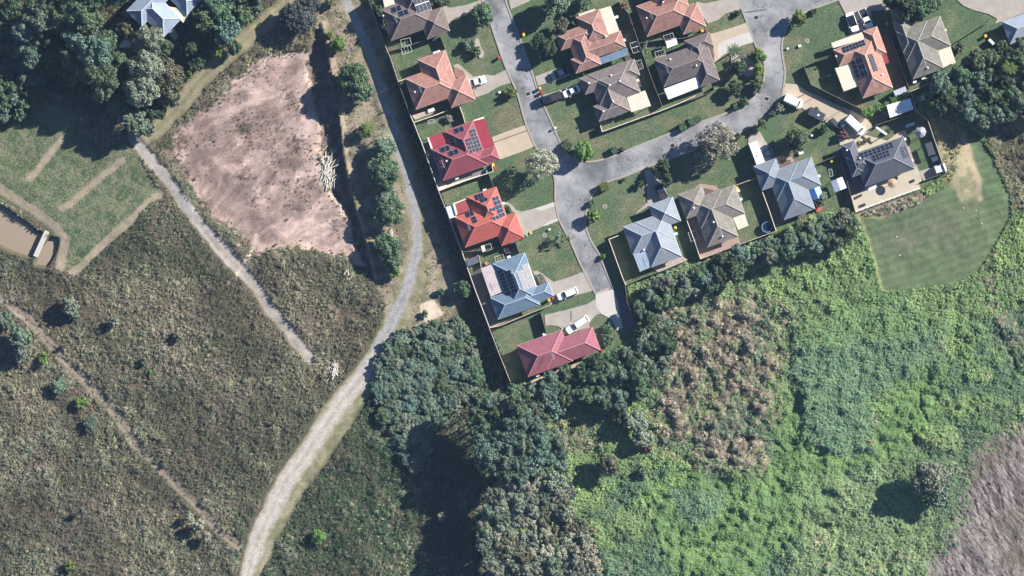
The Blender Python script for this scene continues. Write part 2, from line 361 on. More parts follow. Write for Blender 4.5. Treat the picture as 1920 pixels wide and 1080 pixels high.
# relief
Zw = Z.copy()
eb = segdist(XX, YY, EASTBANK); east_side = inside(XX, YY, [(600, 40)]+EASTBANK+[(760, 520), (760, 40)])
basin = sstep(18, -6, sd(XX, YY, PAN)) * (~in_est)
dd = sd(WX*.8+XX*.2, WY*.8+YY*.2, DITCH)
Z = Z-1.1*basin-1.4*sstep(8, -9, dd)*(~east_side)
Z = Z+.5*sstep(16, 3, eb)*east_side*(YY > 40)*(YY < 520)
Z = Z-1.9*sstep(6, -4, sPond)
Z = np.where(in_west, Z, Z)
Z = Z-.25*sstep(14, 8, dPth)-.15*sstep(12, 6, dL)
track_flat = sstep(tw+14, tw+2, dT)*(~in_est); Z = Z*(1-track_flat)+(LOW+.02)*track_flat
# wetland relief
wet = (~in_est) & (~in_west)
sMauve = sd(WX*1.6-XX*.6, WY*1.6-YY*.6, MAUVE)
pad = sd(XX, YY, PADDOCK)
ZONE_MINT = [(1484, 640), (1520, 600), (1600, 585), (1700, 572), (1792, 598), (1765, 660), (1668, 722), (1628, 790), (1642, 838), (1580, 852), (1522, 832), (1502, 765), (1484, 700)]
ZONE_MINT2 = [(1248, 915), (1300, 900), (1368, 930), (1345, 985), (1290, 990), (1255, 960)]
ZONE_SMOOTH = [(1452, 660), (1480, 640), (1486, 705), (1502, 770), (1525, 838), (1582, 856), (1645, 842), (1640, 790), (1680, 735), (1765, 690), (1770, 760), (1700, 850), (1600, 880), (1560, 960), (1500, 1000), (1400, 1100), (1270, 1100), (1230, 1000), (1210, 930), (1260, 890), (1400, 900), (1455, 850), (1440, 760)]
ZONE_PALE = [(1500, 900), (1600, 880), (1680, 870), (1740, 960), (1760, 1010), (1730, 1120), (1450, 1120), (1500, 1010)]
ZONE_TAN = [(1215, 560), (1290, 570), (1400, 565), (1478, 600), (1470, 680), (1446, 760), (1440, 835), (1400, 880), (1340, 880), (1280, 850), (1225, 800), (1235, 700), (1255, 640)]
zmint = sstep(16, -14, np.minimum(sd(WX*1.5-XX*.5, WY*1.5-YY*.5, ZONE_MINT), sd(WX*1.8-XX*.8, WY*1.8-YY*.8, ZONE_MINT2)+4)+(N2-.5)*30); zsm = sstep(14, -14, sd(WX, WY, ZONE_SMOOTH))*(1-zmint); zpale = sstep(14, -14, sd(WX, WY, ZONE_PALE))*(1-zmint); ztan = sstep(40, -30, sd(WX*1.6-XX*.6, WY*1.6-YY*.6, ZONE_TAN))*(1-zmint)
WLINES = [smooth_line(l, 4) for l in ([(1205, 925), (1212, 948), (1216, 968), (1232, 1002), (1238, 1030), (1236, 1060)], [(1484, 692), (1492, 712), (1500, 735), (1512, 752), (1524, 768)], [(1418, 888), (1438, 908), (1452, 928)],
          [(1727, 744), (1731, 768), (1742, 790), (1750, 808)], [(1508, 832), (1518, 846), (1530, 853), (1556, 852)], [(1455, 1004), (1466, 1018), (1475, 1038)], [(1872, 612), (1882, 640), (1900, 668), (1914, 704)], [(1396, 825), (1420, 824), (1452, 830), (1476, 846)])]
dW = np.full(XX.shape, 99.)
for l in WLINES: dW = np.minimum(dW, segdist(WX*.45+XX*.55, WY*.45+YY*.55, l)+3.2*sstep(.35, .6, N2))
hum = fbm(XX+YY*.4, YY, 38, 5, 31); hum2 = fbm(XX, YY, 13, 3, 33)
wz = ((hum-.45)*2.3+(hum2-.5)*1.3)*sstep(0, 50, d_est)*sstep(2, 25, pad)
wz = wz*(1+.35*zsm)+.8*sstep(6, -10, sd(WX, WY, ZONE_MINT))+.5*ztan*(hum2-.4)*3
Z = np.where(wet, Z+wz*np.where(sMauve < 0, .25, 1.)-.7*sstep(6, 1, dW), Z)
# mauve reeds lie in combed ridges
ang = math.radians(62); ru = XX*math.cos(ang)-YY*math.sin(ang)*-1
comb = fbm((XX*.86-YY*.5+(N3-.5)*110+(N1-.5)*14), (XX*.5+YY*.86)*.10, 8, 2, 41)
Z = np.where(sMauve < 0, Z+(comb-.5)*.10, Z)

# colours (albedo)
def c3(*c): return np.array(c)
colr = np.zeros(XX.shape+(3,)); colr[:] = c3(.075, .062, .040)
def lay(mask, c, c2=None, n=None):
    global colr
    cc = c3(*c) if c2 is None else c3(*c)*(1-n[..., None])+c3(*c2)*n[..., None]
    colr = colr*(1-mask[..., None])+cc*mask[..., None]
nn = sstep(.35, .65, N1); n2 = sstep(.4, .6, N2)
lay(np.ones(XX.shape), (.105, .083, .06), (.07, .072, .042), nn)
# west side
corr = inside(XX, YY, [(640, -120), (560, -120), (560, 20), (610, 60), (640, 240), (660, 380), (700, 520), (730, 620), (840, 600), (900, 560), (690, -120)]).astype(float)
lay(sstep(.0, 1., corr)*1.0, (.26, .215, .16), (.15, .135, .085), n2)
f = sd(WX*.5+XX*.5, WY*.5+YY*.5, FIELD)
lay(sstep(4, -4, f), (.085, .115, .055), (.15, .155, .09), sstep(.4, .62, N2*.6+N4*.4))
for l, w in (([(115, 262), (55, 335)], 7), ([(228, 300), (118, 392)], 7), ([(295, 365), (210, 442), (150, 500), (128, 515)], 8), ([(0, 352), (60, 392), (105, 425), (122, 450), (112, 500)], 9)):
    lay(sstep(w+3, w-4, segdist(WX*.3+XX*.7, WY*.3+YY*.7, l))*.9, (.27, .225, .165))
lay(sstep(20, 12, dU), (.17, .16, .09), (.22, .19, .12), n2); lay(sstep(5, 2, np.abs(dU-7))*.6, (.25, .22, .15))
bank = sstep(50, 30, np.abs(sd(XX, YY, PAN)-20))*(XX < 560)*(~in_est)*(sd(XX, YY, PAN) > 0)*(YY < 330)
lay(bank*.7*sstep(14, 22, dU), (.15, .115, .085), (.21, .17, .13), sstep(.4, .6, fbm(XX*.8-YY*.6, (XX*.6+YY*.8)*.15, 8, 3, 51)))
pan_c = sstep(.36, .64, fbm(XX+(N2-.5)*20, YY, 60, 6, 61, .68)); streak = sstep(.3, .7, fbm((XX*.5+YY*.86)+(N3-.5)*120, (XX*.86-YY*.5)*.2, 14, 4, 63, .7))
pan_f = sstep(.42, .62, fbm(XX, YY, 16, 4, 67)); pc = c3(.40, .30, .26)*(1-pan_c[..., None])+c3(.24, .175, .15)*pan_c[..., None]; pc = pc*(1.06-.2*pan_f[..., None])
pc = pc*(.74+.50*streak[..., None]); rim = sstep(-26, -2, sPan)*(XX > 480)
pc = pc*(1-rim[..., None]*.75)+c3(.44, .33, .275)*rim[..., None]*.75
pm = sstep(2, -3, sPan)[..., None]; colr = colr*(1-pm)+pc*pm
for (cx_, cy_, rr) in ((470, 110, 24), (455, 232, 30), (560, 268, 26), (462, 330, 22), (340, 268, 20), (420, 175, 18), (525, 235, 20), (478, 375, 14), (350, 330, 25)):
    lay(sstep(rr, rr*.3, np.hypot(WX-cx_, WY-cy_))*sstep(.52, .6, N4)*.75, (.075, .062, .045))
lay(sstep(3, -3, dd)*(~east_side), (.12, .085, .07), (.18, .14, .12), n2)
dPth = dPth-4*sstep(420, 450, YY)*sstep(520, 490, YY)
lay(sstep(12, 7, np.abs(dPth))*1.0, (.26, .235, .21), (.33, .29, .26), n2); lay(sstep(5, 3, np.abs(dPth-13))*.4, (.16, .14, .09))
lay(sstep(8, 3, np.abs(dPth-0))*sstep(440, 400, YY)*.5, (.25, .25, .25))
lay(sstep(6, 2, segdist(WX*.3+XX*.7, WY*.3+YY*.7, [(428, 532), (448, 508), (472, 470), (480, 440)])), (.40, .32, .27))
lay(sstep(13, 4, dL)*.7, (.17, .14, .10), (.22, .18, .14), n2); lay(sstep(3.5, 1, np.abs(dL-5))*.7, (.27, .225, .18))
lay(sstep(4, 0, segdist(WX, WY, [(1, 562), (40, 598), (70, 632)])) * .8, (.34, .29, .25))
lay(sstep(18, 5, np.hypot((WX-625), WY-585))*.7, (.29, .21, .17))
sh = np.interp(YY, [0, 200, 450, 650, 760, 900, 1100], [12, 12, 20, 24, 34, 32, 22])
shoff = np.interp(YY, [0, 400, 700, 900, 1100], [0, 4, 9, 15, 5])
dT2 = segdist(WX*.25+XX*.75-shoff, WY*.25+YY*.75-shoff*.3, MAIN_TRACK)
lay(sstep(sh+3, sh-4, dT2)*(~in_est), (.25, .22, .145), (.17, .165, .09), sstep(.42, .6, N2))
tc = sstep(600, 760, YY)
trk = (c3(.27, .265, .265)*(1-tc[..., None])+c3(.37, .335, .29)*tc[..., None])*(.86+.28*N2[..., None])
trk = trk*(1+.16*sstep(2.5, 0, np.abs(dT-7))-.12*sstep(3, 0, dT))[..., None]; tm = sstep(tw+3, tw-6, dT)[..., None]*(~in_est)[..., None]; colr = colr*(1-tm)+trk*tm
lay(sstep(3, 0, np.abs(dT-tw*1.0))*sstep(.3, .7, N2)*.5*(~in_est), (.30, .26, .18))
dune = sd(WX*.3+XX*.7, WY*.3+YY*.7, [(786, 572), (812, 562), (832, 588), (802, 610), (790, 598)])
lay(sstep(2, -3, dune), (.52, .42, .33))
lay(sstep(7, 2, segdist(WX, WY, [(792, 610), (770, 620), (752, 640)]))*.6, (.36, .32, .24))
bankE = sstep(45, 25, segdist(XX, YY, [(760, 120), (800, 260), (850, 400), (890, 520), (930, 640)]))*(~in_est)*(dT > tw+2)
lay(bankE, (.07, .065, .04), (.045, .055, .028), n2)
pondm = sstep(8, 0, sPond); lay(pondm*.8, (.10, .085, .055))
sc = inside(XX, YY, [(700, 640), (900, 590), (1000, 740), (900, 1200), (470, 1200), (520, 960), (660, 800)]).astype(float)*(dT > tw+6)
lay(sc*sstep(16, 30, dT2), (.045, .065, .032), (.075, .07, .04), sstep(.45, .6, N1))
# wetland
w_ = wet.astype(float)
lay(w_, (.06, .095, .045), (.085, .125, .055), nn); lay(w_*zsm, (.09, .15, .06))
dead = sd(WX, WY, [(1320, 660), (1400, 600), (1450, 640), (1440, 740), (1440, 830), (1400, 860), (1330, 850), (1280, 830), (1240, 760), (1260, 700)])
lay(w_*sstep(20, -25, dead), (.13, .105, .07))
lay(w_*sstep(3, -3, sd(WX*.2+XX*.8, WY*.2+YY*.8, TANBANK)), (.27, .205, .15), (.17, .135, .10), sstep(.45, .6, N2))
stripe = .5+.5*np.sin((YY*.94+XX*.33+(N3-.5)*30)/2.4)
pcm = c3(.090, .140, .068)*(1-N3[..., None]*.5)+c3(.135, .14, .09)*N3[..., None]*.5
pcm = pcm*(.88+.2*stripe[..., None])*(.85+.3*N2[..., None]); pmk = sstep(2, -2, pad)[..., None]; colr = colr*(1-pmk)+pcm*pmk
for (cx_, cy_, rr) in ((1770, 430, 60), (1700, 450, 45), (1820, 380, 35)): lay(sstep(rr, rr*.2, np.hypot(WX-cx_, WY-cy_))*.35, (.16, .135, .10))
lay(sstep(5, 0, np.abs(pad-1.5))*(XX < 1662)*.8, (.27, .25, .12))
lay(sstep(4, -6, sd(WX*.4+XX*.6, WY*.4+YY*.6, TANSTRIP))*w_, (.19, .19, .11), (.27, .235, .15), sstep(.42, .62, N2))
lay(sstep(9, 2, segdist(WX*.3+XX*.7, WY*.3+YY*.7, [(1800, 250), (1812, 275), (1824, 310), (1836, 345), (1838, 372)]))*.8, (.36, .285, .20))
mv = c3(.11, .09, .078)*(1-comb[..., None])+c3(.20, .165, .15)*comb[..., None]; mvm = (w_*sstep(6, -6, sMauve))[..., None]; colr = colr*(1-mvm)+mv*mvm
# estate lawns
e_ = in_est.astype(float)
lay(e_, (.088, .132, .068), (.145, .158, .092), sstep(.42, .66, N1*.6+N2*.4))
for (cx_, cy_, rx, ry, k) in ((955, 225, 45, 38, .75), (978, 120, 10, 14, .8), (1115, 268, 30, 12, .7), (1262, 232, 40, 12, .55), (1330, 215, 45, 12, .5), (1480, 80, 9, 16, .8), (1478, 118, 9, 18, .8), (1510, 75, 6, 6, .8), (1465, 200, 12, 10, .6), (1500, 210, 14, 10, .5),
                       (1570, 270, 10, 20, .3), (1080, 495, 18, 18, .5), (1128, 430, 12, 25, .5), (1405, 200, 15, 22, .8), (1425, 160, 8, 25, .8), (1385, 85, 30, 10, .7), (1020, 175, 14, 10, .5), (975, 300, 10, 12, .4), (1075, 450, 12, 10, .5), (1010, 130, 20, 8, .5),
                       (1250, 335, 8, 30, .5), (1835, 90, 14, 12, .8), (1720, 215, 8, 30, .9), (838, 245, 24, 10, .5), (1150, 335, 8, 30, .3), (1730, 190, 18, 20, .9), (1540, 375, 25, 12, .5), (800, 245, 20, 8, .4), (1600, 190, 40, 12, .6), (890, 470, 20, 8, .5)):
    lay(e_*sstep(1.1, .3, np.hypot((WX-cx_)/rx, (WY-cy_)/ry))*k, (.175, .155, .095))
# house yards with darker soil
lay(e_*sstep(22, 5, segdist(XX, YY, WFENCE))*sstep(.5, .65, N2)*.3, (.14, .12, .08))

def gi(px, py):
    return (np.clip((np.asarray(px)-GX[0])/STEP, 0, len(GX)-1.001), np.clip((np.asarray(py)-GY[0])/STEP, 0, len(GY)-1.001))
def samp(A, px, py):
    fx, fy = gi(px, py); ix = fx.astype(int); iy = fy.astype(int); fx = fx-ix; fy = fy-iy
    if A.ndim == 3: fx = fx[..., None]; fy = fy[..., None]
    return (A[iy, ix]*(1-fx)+A[iy, ix+1]*fx)*(1-fy)+(A[iy+1, ix]*(1-fx)+A[iy+1, ix+1]*fx)*fy
def zat(px, py): return float(samp(Z, np.array([px], float), np.array([py], float))[0])

GM = mat_ground()
Xw = (XX-960)*S; Yw = (540-YY)*S
nyy, nxx = XX.shape
reg = np.zeros(XX.shape, int)                       # 0 rough ground
reg[in_est] = 1; reg[wet] = 7
reg[(f < 0) & in_west] = 5; reg[(sPan < 0)] = 2
reg[(dPth < 9) & in_west] = 3; reg[(dU < 16) & in_west & (sPan > 0)] = 6
reg[(dT < tw) & in_west] = 4; reg[pad < 0] = 8
rc = reg[:-1, :-1]
idx = np.arange(nyy*nxx).reshape(nyy, nxx)
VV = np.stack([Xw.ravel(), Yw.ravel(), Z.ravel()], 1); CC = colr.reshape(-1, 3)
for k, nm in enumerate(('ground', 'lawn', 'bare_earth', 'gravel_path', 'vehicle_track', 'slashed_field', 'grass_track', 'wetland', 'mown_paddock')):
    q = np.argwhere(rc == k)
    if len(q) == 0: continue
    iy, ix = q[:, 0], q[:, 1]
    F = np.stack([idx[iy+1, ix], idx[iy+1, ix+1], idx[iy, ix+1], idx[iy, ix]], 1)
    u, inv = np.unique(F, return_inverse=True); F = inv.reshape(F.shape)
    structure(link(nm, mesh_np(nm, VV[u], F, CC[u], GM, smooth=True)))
mb = MB(); B = 4000; x0, y0 = P(-145, -106); x1, y1 = P(2064, 1186)
far = mat('far_scrub', (.075, .075, .045), var=.35, scale=.05)
for q in ([(-B, y0), (B, y0), (B, B), (-B, B)], [(-B, -B), (B, -B), (B, y1), (-B, y1)], [(-B, y1), (x0, y1), (x0, y0), (-B, y0)], [(x1, y1), (B, y1), (B, y0), (x1, y0)]):
    mb.poly([(*p, -2.6) for p in q])
structure(mb.build('surrounding_ground', far))
for pts, nm in ((POND, 'pond_water'), (POND2, 'pond_water')):
    c = (sum(p[0] for p in pts)/len(pts), sum(p[1] for p in pts)/len(pts))
    big = [(c[0]+(p[0]-c[0])*1.15, c[1]+(p[1]-c[1])*1.15) for p in pts]
    structure(sheet(nm, smooth_line(big+[big[0]], 3)[:-1], LOW-1.05, mat_water()))

# ------------------------------------------------------------------ road, kerbs, concrete
ASPH = mat_asphalt()
ROAD_W = smooth_line(ROAD, 4); ROAD_E = smooth_line(ROAD_SE, 4); ROAD_I = smooth_line(ROAD_IN, 4)
structure(sheet('road', ROAD_W+ROAD_E+ROAD_I, 0.0, ASPH))
KERB = mat('kerb_concrete', (.30, .27, .235), var=.15, scale=2, fine=.1)
def kerb(line, off=0.0):
    """kerbs are runs of cast pieces, each about 3 m long"""
    pts = [P(*p) for p in line]; mb = MB()
    for i in range(len(pts)-1):
        a, b = Vector(pts[i]), Vector(pts[i+1])
        if (b-a).length < .05: continue
        n = Vector((-(b-a).y, (b-a).x)).normalized()*.2
        mb.prism([tuple(a-n), tuple(b-n), tuple(b+n), tuple(a+n)], -.04, .10+.002*(i % 3))
    return structure(mb.build('kerb', KERB))
kerb(ROAD_W); kerb(ROAD_E); kerb(ROAD_I)
CONC = mat('driveway_concrete', (.32, .285, .25), var=.16, scale=.5, fine=.09, fscale=8)
CONC_L = mat('pale_concrete', (.45, .42, .39), var=.08, scale=.6, fine=.05)
CONC_Y = mat('sandy_concrete', (.42, .37, .285), var=.13, scale=.4, fine=.07)
CONC_T = mat('tan_concrete', (.40, .33, .25), var=.1, scale=.5, fine=.06)
CONC_P = mat('pink_pavers', (.31, .225, .195), var=.14, scale=.9, fine=.16, fscale=5)
CONC_D = mat('dark_pavers', (.10, .10, .11), var=.15, scale=.9, fine=.15)
GRAVEL = mat('garden_gravel', (.36, .31, .26), var=.25, scale=2, fine=.3, fscale=9)
MULCH = mat('garden_mulch', (.13, .09, .075), var=.3, scale=2, fine=.3)
zlev = [0.012]; SLABS = []
def slab(name, pts, m, joints=None, jm=None):
    zlev[0] += .004; SLABS.append(pts)
    o = structure(sheet(name, pts, zlev[0], m, thick=.06))
    return o
JOINT = mat('dark_joint', (.16, .14, .12), var=.1)  # plain dark colour of the joint strips
slab('driveway', ZA((745, 60), (790, 62), (830, 78), (1000, 50), (1120, 5), (1140, -60), (1190, -60), (1180, 20), (1195, 60), (1030, 95), (1010, 155), (880, 180), (850, 215), (815, 250), (770, 120)), CONC)
slab('driveway', ZA((1030, 830), (1000, 780), (1120, 770), (1180, 755), (1280, 765), (1395, 705), (1445, 840), (1350, 865), (1280, 900), (1200, 950), (1090, 985), (1060, 900)), CONC)
slab('garden_path', ZA((860, 660), (905, 645), (945, 665), (1000, 720), (1060, 770), (1030, 830), (985, 770), (960, 720), (880, 690)), CONC)
slab('driveway', ZF((985, 418), (1130, 360), (1335, 290), (1345, 320), (1380, 400), (1425, 505), (1300, 560), (1070, 642), (1010, 505)), CONC_T)
slab('driveway', ZL((790, 325), (850, 308), (1000, 270), (1195, 205), (1215, 300), (1232, 375), (1080, 450), (960, 505), (880, 545), (840, 440)), CONC)
slab('footpath', ZL((985, 275), (1190, 207), (1195, 250), (1050, 300), (1020, 290)), CONC_L)
slab('footpath', ZL((1060, 455), (1130, 405), (1228, 372), (1236, 395), (1100, 450)), CONC_L)
slab('garden_path', ZL((665, 215), (720, 215), (760, 245), (800, 290), (860, 312), (790, 325), (750, 300), (735, 260), (690, 235)), CONC)
slab('driveway', ZM((910, 375), (960, 372), (1100, 330), (1240, 275), (1290, 265), (1330, 350), (1375, 450), (1340, 465), (1200, 505), (1000, 575), (915, 610), (960, 510)), CONC)
slab('garden_path', ZM((750, 265), (800, 258), (860, 295), (960, 370), (900, 385), (860, 340), (800, 300), (770, 300)), CONC)
slab('driveway', ZM((870, 705), (1100, 650), (1300, 595), (1385, 545), (1385, 480), (1512, 430), (1540, 500), (1600, 620), (1640, 740), (1620, 760), (1580, 700), (1520, 700), (1450, 690), (1400, 700), (1350, 750), (1320, 800), (1330, 830), (1060, 905), (1040, 840), (1000, 815), (940, 810), (880, 815)), CONC)
slab('footpath', [(1117, 552), (1150, 542), (1158, 566), (1164, 592), (1168, 614), (1158, 621), (1146, 598), (1128, 589), (1118, 575)], CONC_L)
slab('driveway', [(1152, 545), (1168, 545), (1182, 585), (1196, 614), (1170, 620), (1164, 600), (1158, 566)], mat('fence_shaded_concrete', (.12, .12, .125), var=.12, scale=.6, fine=.1))  # the fence's shade is painted in: concrete colour darkened on this strip
slab('driveway', ZB((60, -60), (270, -60), (290, 10), (95, 95)), CONC)
slab('driveway', ZB((340, 775), (580, 685), (640, 680), (700, 760), (600, 800), (370, 870)), CONC)
slab('driveway', ZB((420, 965), (600, 910), (700, 870), (790, 840), (850, 870), (800, 920), (620, 1000), (440, 1050)), CONC)
slab('driveway', ZC((780, 15), (870, 35), (1000, 10), (1150, -50), (1225, -30), (1255, 85), (1080, 140), (1000, 205), (900, 240), (850, 160)), CONC)
slab('driveway', ZC((925, 345), (1120, 290), (1290, 230), (1330, 325), (1375, 425), (1240, 465), (1130, 520), (1060, 560), (970, 635), (955, 560), (960, 460)), CONC_T)
slab('footpath', ZC((1030, 430), (1180, 370), (1325, 325), (1370, 425), (1240, 465), (1130, 520), (1060, 550), (1010, 590), (1000, 480)), CONC_L)
slab('driveway', ZD((820, 0), (900, -20), (1010, -60), (1300, -60), (1330, 100), (1150, 110), (1160, 270), (1060, 325), (930, 340), (900, 160)), CONC)
slab('driveway', ZE((-90, -60), (250, -60), (230, 60), (300, 180), (180, 210), (150, 100)), CONC)
slab('driveway', ZE((835, 0), (800, -60), (1700, -60), (1700, 60), (1512, 60), (1512, 130), (1290, 215), (1215, 240), (1240, 190), (1150, 140), (1010, 105), (900, 60)), CONC)
slab('driveway', ZQ((470, 100), (490, 0), (500, -20), (620, -10), (700, 50), (840, 110), (1000, 190), (1180, 260), (1310, 330), (1400, 420), (1330, 480), (1270, 530), (1320, 540), (1440, 600), (1240, 680), (1210, 580), (1050, 605), (1020, 500), (1120, 480), (900, 370), (700, 250), (640, 215)), CONC_T)
slab('concrete_slab', ZS((70, 510), (330, 500), (560, 560), (680, 470), (745, 450), (760, 530), (715, 560), (260, 690), (230, 600), (90, 610)), CONC_Y)
slab('concrete_slab', ZR((620, 480), (770, 380), (1250, 180), (1295, 165), (1345, 320), (1310, 335), (1325, 395), (670, 630)), CONC_Y)
slab('paved_strip', ZS((0, 700), (90, 610), (200, 660), (260, 800), (340, 1040), (240, 1110), (160, 1080), (60, 820)), CONC_D)
slab('concrete_slab', ZS((870, 870), (1030, 830), (1150, 800), (1160, 880), (925, 965)), CONC)
slab('paved_strip', ZS((715, 520), (780, 620), (880, 860), (840, 820), (820, 830)), CONC_P)
slab('driveway', ZQ((130, 500), (200, 480), (240, 470), (300, 570), (370, 650), (390, 740), (410, 760), (200, 820), (120, 600)), CONC)
slab('garden_path', ZQ((390, 720), (480, 715), (560, 725), (600, 770), (450, 830), (400, 740)), CONC_P)
slab('driveway', ZK((900, 5), (960, -20), (1010, 60), (1100, 130), (1150, 270), (960, 350), (815, 440), (830, 420), (940, 320), (925, 100)), CONC)
slab('garden_path', ZP((330, 290), (390, 240), (550, 260), (585, 300), (420, 350), (400, 275)), CONC_P)
slab('patio', ZP((260, 600), (360, 560), (470, 880), (780, 775), (800, 845), (395, 1002)), CONC_P)
slab('patio', ZP((1020, 325), (1130, 285), (1245, 600), (1400, 540), (1500, 520), (1400, 590), (1160, 665)), CONC_D)
slab('paved_strip', ZK((975, 980), (1285, 865), (1345, 900), (1330, 930), (1120, 1020), (1080, 1050)), GRAVEL)
slab('paved_strip', ZN((380, 830), (560, 760), (1020, 590), (1030, 630), (700, 750), (530, 810), (520, 850), (430, 860)), CONC_T)
slab('paved_strip', ZN((860, 660), (1120, 560), (1160, 600), (900, 690)), CONC)
slab('concrete_slab', ZF((450, 905), (880, 762), (890, 790), (990, 765), (450, 960), (440, 930)), mat('cream_concrete', (.62, .54, .42), var=.06))
slab('paved_strip', ZF((280, 480), (340, 450), (380, 545), (490, 860), (990, 690), (1000, 760), (445, 925)), mat('grey_pavers', (.17, .17, .17), var=.12, scale=1, fine=.1))
slab('paved_strip', ZM((120, 300), (225, 240), (330, 520), (400, 750), (420, 780), (315, 835)), CONC_D)
slab('paved_strip', ZM((310, 820), (430, 770), (600, 715), (440, 790), (330, 840)), GRAVEL)
slab('garden_bed', ZA((870, 700), (900, 685), (975, 745), (990, 775), (900, 790), (880, 760)), mat('red_mulch', (.25, .13, .12), var=.25, scale=2, fine=.3))
slab('garden_bed', ZA((1040, 400), (1080, 378), (1125, 400), (1140, 470), (1175, 530), (1165, 580), (1130, 590), (1080, 470)), GRAVEL)
slab('garden_bed', ZC((1140, 560), (1200, 530), (1340, 600), (1400, 700), (1380, 760), (1300, 780), (1180, 700), (1130, 660)), GRAVEL)
slab('garden_bed', ZC((915, 490), (950, 480), (970, 560), (960, 640), (930, 600)), MULCH)
slab('garden_bed', ZP((430, 285), (520, 300), (540, 320), (450, 345)), MULCH)
slab('garden_bed', ZQ((440, 760), (550, 755), (560, 790), (460, 830)), MULCH)
slab('garden_bed', ZM((780, 310), (830, 300), (880, 350), (870, 385), (800, 400)), MULCH)
slab('garden_bed', ZF((170, 195), (400, 130), (420, 165), (210, 240)), GRAVEL)
slab('garden_bed', ZE((60, 290), (120, 300), (330, 900), (230, 890)), MULCH)
slab('garden_bed', ZB((1190, 420), (1260, 480), (1390, 700), (1420, 880), (1350, 880)), mat('yard_dirt', (.09, .085, .06), var=.2, fine=.2))
# saw cuts in the concrete: thin raised-edge joints
for ln in (ZF((985, 475), (1350, 345)), ZQ((620, 130), (700, 90)), ZQ((680, 185), (780, 130)), ZQ((890, 365), (1060, 255)), ZQ((1060, 350), (1150, 300)), ZN((820, 120), (822, 225)), ZD((400, 990), (480, 950)), ZC((1280, 120), (1512, 90))):
    pts = [P(*p) for p in ln]; a, b = Vector(pts[0]), Vector(pts[1]); n = Vector((-(b-a).y, (b-a).x)).normalized()*.07
    m_ = MB(); zlev[0] += .001; m_.poly([(*(a-n), zlev[0]), (*(b-n), zlev[0]), (*(b+n), zlev[0]), (*(a+n), zlev[0])]); structure(m_.build('concrete_joint', JOINT))

